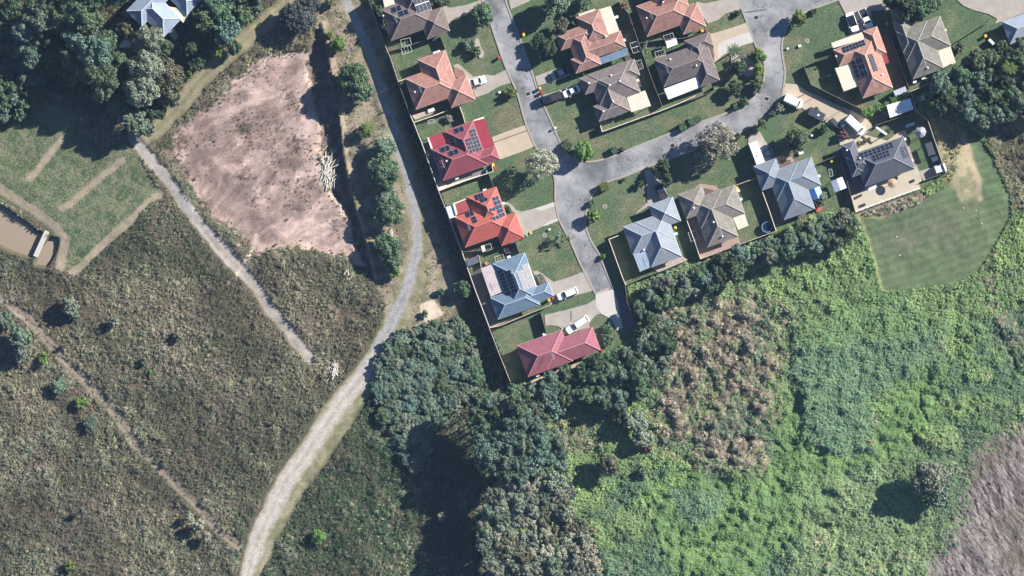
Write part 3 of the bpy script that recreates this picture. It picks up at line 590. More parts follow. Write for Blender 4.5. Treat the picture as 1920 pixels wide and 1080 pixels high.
# ------------------------------------------------------------------ houses
WHITE = mat('white_metal', (.72, .72, .70), rough=.5, var=.05); CREAM = mat_roof('cream_sheet', (.62, .56, .45)); WHITEROOF = mat_roof('white_sheet', (.66, .67, .70))
ALU = mat('aluminium', (.55, .56, .58), rough=.35, var=.04, metallic=.3)
CELL = mat('solar_glass', (.012, .018, .035), rough=.15, var=.1, spec=.5); CELLP = mat('pale_solar_glass', (.20, .185, .19), rough=.2, var=.1, spec=.5)
GLASS = mat('window_glass', (.03, .04, .05), rough=.08, var=.05, spec=.5)
BRICK = mat('brick_wall', (.30, .20, .15), var=.15, scale=3, fine=.2); RENDERW = mat('rendered_wall', (.50, .46, .40), var=.08)
TAN_P = math.tan(math.radians(25.5)); EAVE = 2.65
HOUSES = {}
class House:
    def __init__(s, key, name, label, rects, deg, roofcol, kind='tile', capcol=None, wall=None, eave=EAVE):
        s.eave = eave; t = math.radians(deg); s.t = t
        s.U = np.array([math.cos(t), math.sin(t)]); s.V = np.array([math.sin(t), -math.cos(t)])     # world: u to the right, v down the picture
        s.R = []
        for k, pts in enumerate(rects):
            w = [np.array(P(*p)) for p in pts]; us = [p @ s.U for p in w]; vs = [p @ s.V for p in w]; e = .012*k
            s.R.append((min(us)+e, max(us)-e, min(vs)+e, max(vs)-e))
        c = np.mean([[(r[0]+r[1])/2, (r[2]+r[3])/2] for r in s.R], axis=0); cw = s.w(*c)
        s.o = (float(cw[0]), float(cw[1]), -.05)
        s.root = thing(name, label, 'house', s.o)
        s.rm = mat_roof('roof_'+key, roofcol, kind); s.cap = mat('ridge_'+key, capcol or tuple(min(1, c_*1.25) for c_ in roofcol), var=.1, rough=.8)
        wall = wall or BRICK
        for k, r in enumerate(s.R): s.rect_roof(k, r); s.rect_wall(k, r, wall)
    def w(s, u, v): return s.U*u+s.V*v
    def L(s, u, v, z):
        p = s.w(u, v); return (p[0]-s.o[0], p[1]-s.o[1], z-s.o[2])
    def rect_roof(s, k, r):
        u0, u1, v0, v1 = r; z0 = s.eave+.013*k; du, dv = u1-u0, v1-v0; h = min(du, dv)/2; zr = z0+h*TAN_P
        if du >= dv: A = (u0+h, (v0+v1)/2); B_ = (u1-h, (v0+v1)/2)
        else: A = ((u0+u1)/2, v0+h); B_ = ((u0+u1)/2, v1-h)
        a, b = s.L(*A, zr), s.L(*B_, zr); c = [s.L(u0, v0, z0), s.L(u1, v0, z0), s.L(u1, v1, z0), s.L(u0, v1, z0)]
        faces = ([(c[0], c[3], a), (c[3], c[2], b, a), (c[2], c[1], b), (c[1], c[0], a, b)] if du >= dv else
                 [(c[0], c[3], b, a), (c[3], c[2], b), (c[2], c[1], a, b), (c[1], c[0], a)])
        mb = MB()
        for f_ in faces:
            p = [Vector(q) for q in f_]; e = (p[1]-p[0]).normalized(); n = e.cross(p[2]-p[0]).normalized()
            if n.z < 0: n = -n
            up = n.cross(e);  up = up if up.z > 0 else -up
            mb.poly(p, 0, [((q-p[0]).dot(e), (q-p[0]).dot(up)) for q in p])
        lo = [(q[0], q[1], q[2]-.16) for q in c]
        for i in range(4):
            j = (i+1) % 4; mb.poly([lo[j], lo[i], c[i], c[j]], 1)
        mb.poly(lo, 1)
        ro = mb.build('roof', [s.rm, WHITE], s.root)
        # cappings on the hips and the ridge
        segs = [(a, b)] if (Vector(a)-Vector(b)).length > .3 else []
        ends = [a, a, b, b] if du < dv else [a, b, b, a]
        if du >= dv: ends = {0: a, 1: b, 2: b, 3: a}
        else: ends = {0: a, 1: a, 2: b, 3: b}
        segs += [(c[i], ends[i]) for i in range(4)]
        for p, q in segs:
            m_ = MB(); p = Vector(p)+Vector((0, 0, .03)); q = Vector(q)+Vector((0, 0, .03)); m_.bar(p, q, .10, 5)
            m_.build('ridge_cap', s.cap, ro)
        # gutter
        m_ = MB()
        for i in range(4):
            j = (i+1) % 4; p = Vector(c[i]); q = Vector(c[j]); p.z -= .06; q.z -= .06; m_.bar(p, q, .065, 4)
        m_.build('gutter', s.cap if k % 2 else s.cap, ro)
    def rect_wall(s, k, r, m):
        i = .5; u0, u1, v0, v1 = r[0]+i, r[1]-i, r[2]+i, r[3]-i
        if u1-u0 < .5 or v1-v0 < .5: return
        mb = MB(); mb.prism([s.L(u0, v0, 0)[:2], s.L(u1, v0, 0)[:2], s.L(u1, v1, 0)[:2], s.L(u0, v1, 0)[:2]], -s.o[2]-.05, s.eave-.17-s.o[2]+.011*k)
        wo = mb.build('wall', m, s.root)
        for (ua, va, ub, vb, nu, nv) in ((u0, v0, u1, v0, 0, -1), (u0, v1, u1, v1, 0, 1), (u0, v0, u0, v1, -1, 0), (u1, v0, u1, v1, 1, 0)):
            Lw = math.hypot(ub-ua, vb-va); nw = 2 if Lw > 9 else (1 if Lw > 3 else 0)
            for w_i in range(nw):
                t = (w_i+.5)/nw; uc, vc = ua+(ub-ua)*t, va+(vb-va)*t
                tu, tv = uc+nu*.7, vc+nv*.7
                if any(q[0] < tu < q[1] and q[2] < tv < q[3] and kk != k for kk, q in enumerate(s.R)): continue
                m_ = MB(); m2 = MB(); hw = .9; eu, ev = (ub-ua)/Lw, (vb-va)/Lw
                def q4(o0, o1, h):
                    return [s.L(uc-eu*h+nu*o0, vc-ev*h+nv*o0, 0)[:2], s.L(uc+eu*h+nu*o0, vc+ev*h+nv*o0, 0)[:2], s.L(uc+eu*h+nu*o1, vc+ev*h+nv*o1, 0)[:2], s.L(uc-eu*h+nu*o1, vc-ev*h+nv*o1, 0)[:2]]
                m_.prism(q4(.005, .05, hw), .95, 2.15); m2.prism(q4(.052, .06, hw-.07), 1.02, 2.08)
                wi = m_.build('window', WHITE, s.root); m2.build('pane', GLASS, wi)
    def plane(s, x, y):
        best = None; u = np.array([x, y]) @ s.U; v = np.array([x, y]) @ s.V
        for k, r in enumerate(s.R):
            ds = (u-r[0], r[1]-u, v-r[2], r[3]-v); m_ = min(ds)
            if m_ < 0: continue
            z = s.eave+.013*k+m_*TAN_P
            if best is None or z > best[0]: best = (z, k, ds.index(m_))
        return best
    def zplane(s, pl, x, y):
        u = np.array([x, y]) @ s.U; v = np.array([x, y]) @ s.V; r = s.R[pl[1]]
        return s.eave+.013*pl[1]+(u-r[0], r[1]-u, v-r[2], r[3]-v)[pl[2]]*TAN_P
    def panels(s, pts, nu, nv, skip=(), glass=None, frame=None):
        w = [np.array(P(*p)) for p in pts]; us = [p @ s.U for p in w]; vs = [p @ s.V for p in w]
        u0, u1, v0, v1 = min(us), max(us), min(vs), max(vs); du, dv = (u1-u0)/nu, (v1-v0)/nv; mid = s.w((u0+u1)/2, (v0+v1)/2); pl = s.plane(*mid)
        if pl is None: pl = (0, 0, 0)
        g = .015 if not frame else .035
        for i in range(nu):
            for j in range(nv):
                if (i, j) in skip: continue
                q = [(u0+i*du+g, v0+j*dv+g), (u0+(i+1)*du-g, v0+j*dv+g), (u0+(i+1)*du-g, v0+(j+1)*dv-g), (u0+i*du+g, v0+(j+1)*dv-g)]
                def at(uv, dz):
                    p = s.w(*uv); return (p[0]-s.o[0], p[1]-s.o[1], s.zplane(pl, *p)+dz-s.o[2])
                mb = MB(); cu = sum(a[0] for a in q)/4; cv = sum(a[1] for a in q)/4; k = .965
                inn = [(cu+(a[0]-cu)*k, cv+(a[1]-cv)*k) for a in q]
                top = [at(a, .13) for a in q]; bot = [at(a, .07) for a in q]; it = [at(a, .135) for a in inn]
                for a in range(4):
                    b = (a+1) % 4; mb.poly([bot[b], bot[a], top[a], top[b]], 1); mb.poly([top[b], top[a], it[a], it[b]], 1)
                mb.poly(it[::-1], 0); mb.poly(bot, 1)
                mb.build('solar_panel', [glass or CELL, ALU], s.root)
    def patio(s, pts, m, z=2.45, name='patio_roof', dz=0.0, posts=True):
        w = [P(*p) for p in pts]; a = sum(w[i][0]*w[(i+1) % len(w)][1]-w[(i+1) % len(w)][0]*w[i][1] for i in range(len(w)))
        if a < 0: w = w[::-1]
        mb = MB(); n = len(w); e = Vector(w[1])-Vector(w[0]); L_ = e.length; e.normalize(); f_ = Vector((-e.y, e.x))
        loc = [(p[0]-s.o[0], p[1]-s.o[1]) for p in w]
        uv = [((Vector(p)-Vector(w[0])).dot(e), (Vector(p)-Vector(w[0])).dot(f_)) for p in w]
        zz = [z+dz*(i in (0, 1)) for i in range(n)]
        mb.poly([(*loc[i], zz[i]-s.o[2]) for i in range(n)], 0, uv); mb.poly([(*loc[i], zz[i]-.08-s.o[2]) for i in range(n)][::-1], 1)
        for i in range(n):
            j = (i+1) % n; mb.poly([(*loc[i], zz[i]-.08-s.o[2]), (*loc[j], zz[j]-.08-s.o[2]), (*loc[j], zz[j]-s.o[2]), (*loc[i], zz[i]-s.o[2])], 1)
        o = mb.build(name, [m, WHITE], s.root)
        if posts:
            cx = sum(p[0] for p in loc)/n; cy = sum(p[1] for p in loc)/n
            for p in loc:
                m_ = MB(); x, y = cx+(p[0]-cx)*.93, cy+(p[1]-cy)*.93; m_.box((x, y, (z-.1)/2), (.05, .05, (z-.1)/2)); m_.build('post', WHITE, o)
        return o
    def extras(s, vents=(), aerials=(), boxes=()):
        for p in vents:
            x, y = P(*p); pl = s.plane(x, y); z = s.zplane(pl, x, y) if pl else 3
            m_ = MB(); lx, ly = x-s.o[0], y-s.o[1]; m_.bar((lx, ly, z-s.o[2]-.1), (lx, ly, z-s.o[2]+.35), .14, 8); m_.bar((lx, ly, z-s.o[2]+.35), (lx, ly, z-s.o[2]+.5), .24, 8, r2=.05); m_.build('roof_vent', WHITE, s.root)
        for p in aerials:
            x, y = P(*p); pl = s.plane(x, y); z = s.zplane(pl, x, y)-s.o[2] if pl else 3; lx, ly = x-s.o[0], y-s.o[1]
            m_ = MB(); m_.bar((lx, ly, z-.1), (lx, ly, z+1.6), .03, 5); dx = s.V*1.0; m_.bar((lx-dx[0], ly-dx[1], z+1.5), (lx+dx[0], ly+dx[1], z+1.5), .03, 5)
            for q in (-.8, -.3, .2, .7):
                c = (lx+dx[0]*q, ly+dx[1]*q); n = s.U*(.45-.12*q); m_.bar((c[0]-n[0], c[1]-n[1], z+1.5), (c[0]+n[0], c[1]+n[1], z+1.5), .02, 4)
            m_.build('television_aerial', ALU, s.root)
        for p in boxes:                                  # hot-water units and air conditioners beside the wall
            x, y = P(*p); m_ = MB(); m_.box((x-s.o[0], y-s.o[1], .8), (.42, .3, .75), rz=s.t); m_.build('water_heater', WHITE, s.root)

DEG = 19.6
BROWN = (.150, .118, .112); SALMON = (.31, .165, .135); SALMON2 = (.27, .155, .13); MIDB = (.175, .145, .14)
h1 = House('brown', 'house', 'brown tiled house at the top of the left row, with bright framed solar panels', [ZA((122, 100), (235, 418), (648, 112)), ZA((745, 78), (828, 310), (600, 402)), ZA((648, 112), (298, 54), (514, -265))], DEG, BROWN, 'tile', (.30, .22, .19))
h1.panels(ZA((232, 88), (320, 52), (345, 105), (255, 142)), 2, 1); h1.panels(ZA((308, 132), (395, 95), (420, 145), (330, 180)), 2, 1)
h1.panels(ZA((452, 0), (590, -70), (640, 100), (500, 130)), 4, 2, glass=CELL, frame=True)
h1.patio(ZA((140, -60), (270, -60), (300, 42), (170, 82)), CREAM); h1.extras([ZA((155, 165))[0]], [ZA((285, 200))[0]], [])
h2 = House('salmon', 'house', 'salmon tiled house beside the small white car, second down the left row', [ZA((375, 800), (488, 1112), (885, 800)), ZA((510, 620), (780, 510), (885, 800), (640, 1000)), ZA((990, 770), (1085, 1000), (845, 1097))], DEG, SALMON, 'tile', (.50, .33, .29))
h2.extras([ZA((475, 937))[0]], [ZA((530, 905))[0]], [ZA((678, 538))[0], ZA((715, 525))[0]])
h3 = House('salmon_b', 'house', 'salmon tiled house with a long cream patio roof beside the sparse garden trees', [ZB((565, 355), (605, 515), (900, 240)), ZB((755, 190), (980, 100), (1085, 355), (1000, 420)), ZB((1190, 320), (1260, 480), (760, 560)), ZB((700, 490), (1010, 655), (766, 322)), ZB((700, 605), (755, 750), (1010, 655))], DEG, SALMON2, 'tile', (.46, .31, .27))
h3.patio(ZB((985, 102), (1105, 65), (1195, 320), (1085, 357)), CREAM); h3.patio(ZB((780, 150), (945, 92), (952, 112), (788, 172)), CREAM, name='awning')
h3.patio(ZB((990, 590), (1275, 485), (1285, 560), (1010, 655)), mat_roof('blue_sheet', (.14, .20, .27))); h3.extras([ZB((1055, 375))[0]], [ZB((955, 390))[0]], [ZB((1165, 175))[0], ZB((1240, 410))[0]])
h4 = House('grey_brown', 'house', 'grey-brown tiled house with a square cream patio roof on the corner of the two streets', [ZG((682, -10), (735, 135), (1237, -205), (1292, -45)), ZG((768, -46), (1297, 125)), ZG((780, -12), (1195, 315)), ZG((820, 270), (875, 425), (1195, 315))], DEG, MIDB, 'tile', (.31, .27, .25))
h4.patio(ZG((1160, 180), (1345, 108), (1405, 265), (1205, 330)), CREAM); h4.extras([ZG((775, 38))[0], ZG((1088, 18))[0], ZG((1020, 218))[0], ZG((922, 322))[0], ZG((1000, -42))[0], ZG((985, 58))[0]], [ZG((1150, 0))[0]], [ZG((1268, 8))[0], ZG((1100, 345))[0], ZG((1035, 370))[0]])
h5 = House('salmon_c', 'house', 'salmon tiled house cut off by the top edge, next to the wide driveway', [ZC((175, 68), (290, 375), (705, 60)), ZC((795, 30), (880, 265), (650, 355)), ZC((195, -335), (705, 60))], DEG, (.28, .15, .125), 'tile', (.48, .33, .30))
h5.extras([ZC((278, 190))[0], ZC((445, 30))[0]], [ZC((325, 165))[0]], [])
h6 = House('dark_brown', 'house', 'dark grey-brown tiled house with a long white patio roof beside the palm garden', [ZC((355, 610), (455, 885), (931, 560)), ZC((665, 430), (905, 330), (955, 465)), ZC((664, 430), (1022, 816))], DEG, (.135, .115, .115), 'tile', (.26, .22, .20))
h6.patio(ZC((455, 903), (805, 775), (835, 882), (500, 1012)), WHITEROOF); h6.extras([ZC((782, 670))[0], ZC((517, 605))[0]], [ZC((490, 712))[0]], [])
h7 = House('salmon_d', 'house', 'salmon house with two cream patio roofs and solar arrays, beside the two parked white vehicles', [ZD((765, 510), (825, 675), (1100, 500)), ZD((1065, 325), (1195, 275), (1300, 540)), ZD((873, 470), (1365, 891), (1065, 1000))], DEG, (.35, .20, .155), 'tile', (.52, .34, .28))
h7.patio(ZD((742, 440), (1062, 325), (1078, 400), (762, 492)), CREAM, z=2.6); h7.patio(ZD((780, 695), (935, 650), (1015, 875), (870, 930)), CREAM); h7.patio(ZD((1225, 572), (1300, 542), (1330, 636), (1265, 660)), mat_roof('maroon_sheet', (.26, .05, .07)), name='awning')
h7.panels(ZD((850, 490), (1072, 405), (1090, 455), (870, 540)), 7, 2); h7.panels(ZD((985, 600), (1035, 585), (1110, 765), (1050, 790)), 2, 3); h7.panels(ZD((940, 625), (975, 612), (1030, 780), (1000, 795)), 1, 4)
h7.panels(ZD((1112, 560), (1155, 545), (1215, 715), (1170, 733)), 2, 7); h7.extras([ZD((790, 575))[0], ZD((1257, 760))[0]], [ZD((1170, 850))[0]], [])
h8 = House('olive', 'house', 'olive-grey tiled house with a square cream patio roof near the large palm shadow', [ZE((211, 326), (762, 466)), ZE((211, 326), (690, 685), (385, 805)), ZE((170, 220), (432, 483))], DEG, (.17, .165, .145), 'tile', (.34, .32, .27))
h8.patio(ZE((635, 510), (758, 465), (815, 640), (690, 685)), CREAM); h8.extras([ZE((527, 693))[0]], [ZE((500, 645))[0]], [ZE((705, 310))[0], ZE((490, 790))[0], ZE((402, 830))[0]])
h9 = House('grey_metal', 'house', 'grey metal roofed house cut off by the right edge near the top corner', [ZE((1280, 225), (1370, 450), (1800, 60))], DEG, (.30, .34, .40), 'metal', (.34, .38, .44), RENDERW)
h10 = House('red', 'house', 'dark red metal roofed house with many solar panels and a red patio roof', [ZF((380, 545), (490, 860), (895, 550)), ZF((500, 360), (790, 262), (895, 550), (640, 740)), ZF((1015, 510), (1065, 640), (600, 720))], DEG, (.235, .065, .08), 'metal', (.42, .18, .19), RENDERW)
h10.panels(ZF((598, 340), (690, 303), (708, 352), (616, 390)), 2, 1); h10.panels(ZF((457, 530), (548, 495), (566, 545), (475, 582)), 2, 1); h10.panels(ZF((545, 568), (636, 532), (655, 580), (562, 618)), 2, 1)
h10.panels(ZF((757, 348), (815, 330), (890, 548), (830, 565)), 2, 6, frame=True); h10.panels(ZF((712, 440), (765, 425), (825, 565), (765, 570)), 2, 4, frame=True)
h10.panels(ZF((555, 445), (600, 430), (625, 490), (585, 505)), 1, 2); h10.panels(ZF((640, 450), (680, 440), (700, 490), (660, 505)), 1, 2); h10.panels(ZF((412, 640), (470, 620), (485, 660), (425, 680)), 2, 1); h10.panels(ZF((450, 740), (505, 715), (520, 755), (462, 775)), 2, 1)
REDSHEET = mat_roof('red_sheet', (.30, .045, .065))
h10.patio(ZF((800, 258), (905, 230), (1008, 508), (893, 550)), REDSHEET, z=2.6); h10.patio(ZF((345, 420), (492, 368), (548, 482), (385, 532)), REDSHEET); h10.patio(ZF((330, 425), (348, 418), (388, 532), (370, 542)), CREAM, z=2.5, name='awning', posts=False); h10.patio(ZF((795, 248), (903, 210), (908, 228), (800, 262)), CREAM, z=2.5, name='awning', posts=False)
h10.extras([ZF((525, 662))[0]], [ZF((490, 690))[0]], [ZF((630, 832))[0]])
h11 = House('orange', 'house', 'bright orange-red metal roofed house with black solar panels, fourth down the left row', [ZL((175, 365), (285, 670), (698, 344)), ZL((305, 172), (590, 58), (698, 344), (480, 480)), ZL((785, 322), (880, 560), (650, 655))], DEG, (.39, .105, .085), 'metal', (.52, .19, .16), RENDERW)
h11.panels(ZL((375, 142), (452, 112), (480, 170), (397, 195)), 3, 1); h11.panels(ZL((430, 185), (500, 160), (515, 192), (448, 220)), 2, 1); h11.panels(ZL((555, 165), (612, 148), (690, 350), (632, 372)), 2, 5); h11.panels(ZL((522, 280), (582, 258), (592, 295), (535, 315)), 2, 1); h11.panels(ZL((553, 365), (620, 345), (628, 380), (565, 400)), 2, 1)
h11.panels(ZL((282, 322), (360, 295), (375, 340), (298, 372)), 2, 1); h11.panels(ZL((345, 365), (388, 350), (410, 410), (365, 428)), 1, 2)
h11.patio(ZL((180, 225), (300, 178), (345, 290), (208, 338)), mat_roof('brick_sheet', (.30, .07, .075))); h11.patio(ZL((155, 232), (178, 224), (208, 338), (188, 345)), CREAM, z=2.5, name='awning', posts=False); h11.patio(ZL((155, 225), (300, 170), (303, 182), (160, 238)), CREAM, z=2.52, name='awning', posts=False)
h11.patio(ZL((85, 265), (160, 240), (198, 355), (125, 380)), WHITEROOF, z=2.2); h11.extras([], [ZL((320, 460))[0]], [ZL((480, 90))[0], ZL((665, 225))[0]])
h12 = House('blue', 'house', 'slate-blue metal roofed house with pale solar panels and a pinkish flat patio roof', [ZM((330, 530), (400, 750), (800, 540)), ZM((345, 190), (665, 75), (834, 542)), ZM((910, 375), (960, 510), (560, 640))], DEG, (.125, .18, .245), 'metal', (.34, .42, .50), RENDERW)
h12.panels(ZM((595, 268), (645, 248), (712, 440), (655, 462)), 1, 5, glass=CELLP, frame=True); h12.panels(ZM((640, 205), (705, 188), (785, 418), (718, 440)), 1, 6, glass=CELLP, frame=True)
h12.panels(ZM((388, 260), (445, 238), (535, 490), (478, 500)), 1, 7, frame=True); h12.panels(ZM((455, 270), (510, 250), (600, 465), (535, 485)), 1, 6, frame=True)
h12.patio(ZM((225, 235), (345, 190), (442, 470), (325, 522)), mat_roof('pink_grey_sheet', (.46, .40, .40)), z=2.6); h12.extras([], [ZM((555, 285))[0]], [ZM((510, 118))[0], ZM((600, 662))[0]])
h13 = House('pink', 'house', 'long maroon-pink metal roofed house at the southern end of the left row', [ZN((265, 475), (380, 790), (805, 563)), ZN((1020, 290), (1110, 520), (517, 559))], DEG, (.265, .10, .125), 'metal', (.50, .22, .24), RENDERW)
h13.extras([], [ZN((630, 575))[0]], [ZN((545, 360))[0], ZN((475, 775))[0]])
h14 = House('pale_blue', 'house', 'pale blue-grey metal roofed house with a pyramid wing, beside the corner lawn', [ZK((690, 570), (795, 850), (1168, 540)), ZK((813, 526), (1285, 867), (975, 980)), ZK((950, 352), (1190, 268), (1275, 510))], DEG, (.235, .26, .295), 'metal', (.36, .41, .47), RENDERW)
h14.patio(ZK((795, 850), (915, 815), (972, 977), (860, 1025)), mat_roof('slate_sheet', (.27, .33, .42)), z=2.62); h14.extras([ZK((900, 803))[0]], [ZK((1095, 810))[0]], [ZK((1225, 640))[0]])
h15 = House('olive_b', 'house', 'olive-brown tiled house with a pink paved patio and a small cream patio roof', [ZP((296, 409), (840, 540)), ZP((296, 409), (775, 772), (465, 885)), ZP((160, 350), (400, 270), (250, 600))], DEG, (.20, .185, .165), 'tile', (.33, .30, .26))
h15.patio(ZP((720, 585), (838, 545), (880, 665), (775, 710)), CREAM); h15.extras([ZP((522, 632))[0], ZP((613, 775))[0], ZP((325, 490))[0]], [ZP((595, 715))[0]], [ZP((800, 400))[0], ZP((775, 312))[0]])
h16 = House('grey_blue', 'house', 'grey-blue metal roofed house with a bright blue shade sail beside the caravan', [ZP((1068, 132), (1611, 254)), ZP((1068, 132), (1551, 497), (1240, 598)), ZP((930, 75), (1020, 310), (1155, -15))], DEG, (.19, .21, .24), 'metal', (.25, .34, .39), RENDERW)
h16.extras([], [ZP((1350, 430))[0]], [ZP((1590, 165))[0]])
h17 = House('charcoal', 'house', 'charcoal metal roofed house with long solar rows above a bright concrete yard', [ZS((715, 520), (820, 830), (330, 1025)), ZS((85, 610), (334, 884)), ZS((260, 690), (345, 770), (420, 800), (205, 930))], DEG, (.095, .10, .12), 'metal', (.22, .23, .26), RENDERW)
h17.panels(ZS((265, 695), (600, 575), (618, 630), (280, 745)), 8, 2); h17.panels(ZS((390, 715), (560, 665), (580, 715), (412, 775)), 5, 2); h17.panels(ZS((682, 628), (708, 618), (742, 735), (718, 745)), 1, 6); h17.panels(ZS((715, 620), (738, 610), (775, 725), (750, 738)), 1, 6)
h17.extras([ZS((142, 660))[0], ZS((275, 742))[0]], [], [ZS((800, 760))[0], ZS((730, 548))[0]])
h17.patio(ZS((360, 1045), (440, 1010), (450, 1030), (370, 1075)), WHITEROOF, z=2.3, name='awning', posts=False)
h18 = House('sky_blue', 'house', 'light blue metal roofed house in the trees at the top left', [ZT((905, 75), (1010, 190), (1180, -100), (1080, -20)), ZT((1055, 155), (1160, 262), (1230, 195), (1085, -60)), ZT((1420, 0), (1340, 100), (1150, -60))], 46, (.26, .31, .385), 'metal', (.5, .56, .64), RENDERW, eave=2.9)
h18.patio(ZT((1182, 48), (1270, 60), (1340, 118), (1300, 165)), CREAM, z=2.6)

# free-standing roofs, sheds and gazebos
def shed(name, label, cat, quad, m, h=2.2, gable=False, m2=None, wallm=None):
    w = [P(*p) for p in quad]; a = sum(w[i][0]*w[(i+1) % 4][1]-w[(i+1) % 4][0]*w[i][1] for i in range(4))
    if a < 0: w = w[::-1]
    c = (sum(p[0] for p in w)/4, sum(p[1] for p in w)/4); z = zat(960+c[0]/S, 540-c[1]/S)
    root = thing(name, label, cat, (*c, z)); l = [Vector((p[0]-c[0], p[1]-c[1])) for p in w]
    mb = MB()
    if gable:
        m0 = (l[0]+l[1])/2; m1 = (l[2]+l[3])/2; zr = h+.6
        for q, mi in (((l[0], m0, m1, l[3]), 0), ((m0, l[1], l[2], m1), 1)):
            zz = (h, zr, zr, h) if mi == 0 else (zr, h, h, zr)
            mb.poly([(*q[i], zz[i]) for i in range(4)], mi); mb.poly([(*q[i], zz[i]-.06) for i in range(4)][::-1], mi)
    else: mb.prism([tuple(p) for p in l], h, h+.08, 0)
    ro = mb.build('roof', [m, m2 or m], root)
    if wallm:
        m_ = MB(); m_.prism([tuple(p*.94) for p in l], -.05, h-.003); m_.build('wall', wallm, root)
    else:
        for p in l:
            m_ = MB(); m_.box((p.x*.9, p.y*.9, h/2), (.05, .05, h/2)); m_.build('post', WHITE, root)
    return root
shed('gazebo', 'white and pale blue gable gazebo between the grey-blue house and the charcoal house', 'gazebo', ZR((415, 325), (530, 280), (575, 390), (455, 440)), mat('pale_canvas', (.72, .73, .77), var=.04), 2.3, True, mat('pale_blue_canvas', (.46, .55, .74), var=.04))
shed('garden_shed', 'large white flat-roofed shed beside the leafy hedge, right of the curved driveway', 'shed', ZS((545, 205), (785, 135), (820, 245), (580, 332)), mat_roof('bright_white_sheet', (.76, .76, .76)), 2.6, wallm=WHITE)
shed('garden_shed', 'small pale grey shed at the fence corner north of the leafy hedge', 'shed', ZS((615, 60), (735, 12), (760, 70), (635, 110)), mat_roof('grey_sheet', (.42, .43, .48)), 2.1, wallm=RENDERW)
shed('shade_sail', 'bright blue shade sail against the east side of the grey-blue house', 'shade sail', ZP((1490, 307), (1596, 267), (1641, 372), (1531, 412)), mat('bright_blue_cloth', (.10, .26, .68), var=.2, scale=1), 2.3, True, mat('light_blue_cloth', (.30, .50, .82), var=.2, scale=1))
shed('dog_kennel', 'low dark shed against the west fence behind the slate-blue house', 'shed', ZL((285, 800), (400, 755), (425, 820), (310, 865)), mat_roof('slate_shed_sheet', (.10, .11, .13)), 1.9, wallm=RENDERW)
shed('carport', 'dark flat carport roof beside the round gazebo in the right-hand yard', 'carport', ZS((935, 595), (1000, 570), (1045, 700), (975, 718)), mat_roof('dark_sheet', (.07, .075, .09)), 2.1)
shed('play_table', 'small pale awning beside the hoist frame behind the bright orange-red house', 'awning', ZL((440, 655), (475, 645), (490, 705), (458, 718)), CREAM, 1.9)
shed('garden_shed', 'pale green-grey shed beside the top-left light blue house', 'shed', ZT((1195, 230), (1235, 200), (1265, 265), (1235, 290)), mat_roof('grey_shed', (.30, .29, .27)), 2.1, wallm=RENDERW)
shed('water_tank_cover', 'long narrow white roof beside the drive of the charcoal house', 'awning', ZS((432, 432), (450, 418), (558, 492), (540, 508)), WHITEROOF, 2.3)
shed('garden_shed', 'white greenhouse roof among the trees below the light blue house', 'shed', ZT((838, 330), (895, 270), (940, 325), (905, 365), (860, 350))[:4], WHITEROOF, 2.2, wallm=RENDERW)

def round_thing(name, label, cat, c, r, build):
    x, y = P(*c); root = thing(name, label, cat, (x, y, zat(*c))); build(root, r*S); return root
def gaz(root, r):
    m_ = MB(); n = 8
    ps = [(r*math.cos(2*math.pi*i/n), r*math.sin(2*math.pi*i/n)) for i in range(n)]
    for i in range(n):
        j = (i+1) % n; m_.poly([(*ps[i], 2.3), (*ps[j], 2.3), (0, 0, 3.1)]); m_.poly([(*ps[j], 2.2), (*ps[i], 2.2), (*ps[i], 2.3), (*ps[j], 2.3)])
    m_.build('roof', mat('gazebo_canvas', (.26, .27, .30), var=.08), root)
    for p in ps[::2]:
        q = MB(); q.box((p[0]*.92, p[1]*.92, 1.1), (.05, .05, 1.1)); q.build('post', ALU, root)
round_thing('gazebo', 'grey octagonal gazebo by the tall fence east of the charcoal house', 'gazebo', ZS((890, 475))[0], 11, gaz)
def umb(root, r):
    m_ = MB(); n = 10; ps = [(r*math.cos(2*math.pi*i/n), r*math.sin(2*math.pi*i/n)) for i in range(n)]
    for i in range(n): m_.poly([(*ps[i], 1.9), (*ps[(i+1) % n], 1.9), (0, 0, 2.35)]); m_.poly([(*ps[(i+1) % n], 1.9), (*ps[i], 1.9), (0, 0, 2.2)])
    m_.build('canopy', mat('brown_thatch', (.36, .26, .17), var=.2, fine=.2), root); q = MB(); q.bar((0, 0, 0), (0, 0, 2.3), .04); q.build('pole', ALU, root)
round_thing('garden_umbrella', 'round brown thatched umbrella on the bright concrete yard', 'umbrella', ZS((608, 992))[0], 9.5, umb)
def pool(root, r):
    m_ = MB(); m_.ring((0, 0), r, 0, 1.1, .22, 32); m_.build('rim', mat('pool_rim', (.10, .22, .34), var=.1), root)
    w = MB(); w.prism([((r-.2)*math.cos(2*math.pi*i/32), (r-.2)*math.sin(2*math.pi*i/32)) for i in range(32)], .02, .85); w.build('water', mat('dark_pool_water', (.01, .02, .045), rough=.06, var=.1, spec=.5), root)
round_thing('round_pool', 'round above-ground pool in the fence corner between the olive and grey-blue houses', 'pool', ZP((1070, 680))[0], 10.5, pool)
def tramp(root, r):
    m_ = MB(); m_.ring((0, 0), r, .7, .8, .3, 28); m_.build('safety_pad', mat('dark_pad', (.05, .06, .09), var=.1), root)
    w = MB(); w.prism([((r-.28)*math.cos(2*math.pi*i/28), (r-.28)*math.sin(2*math.pi*i/28)) for i in range(28)], .72, .75); w.build('mat', mat('black_mesh', (.015, .015, .018)), root)
    for i in range(6):
        a = i*math.pi/3; q = MB(); q.bar((r*math.cos(a)*.95, r*math.sin(a)*.95, 0), (r*math.cos(a)*.95, r*math.sin(a)*.95, 2.2), .035); q.build('leg', ALU, root)
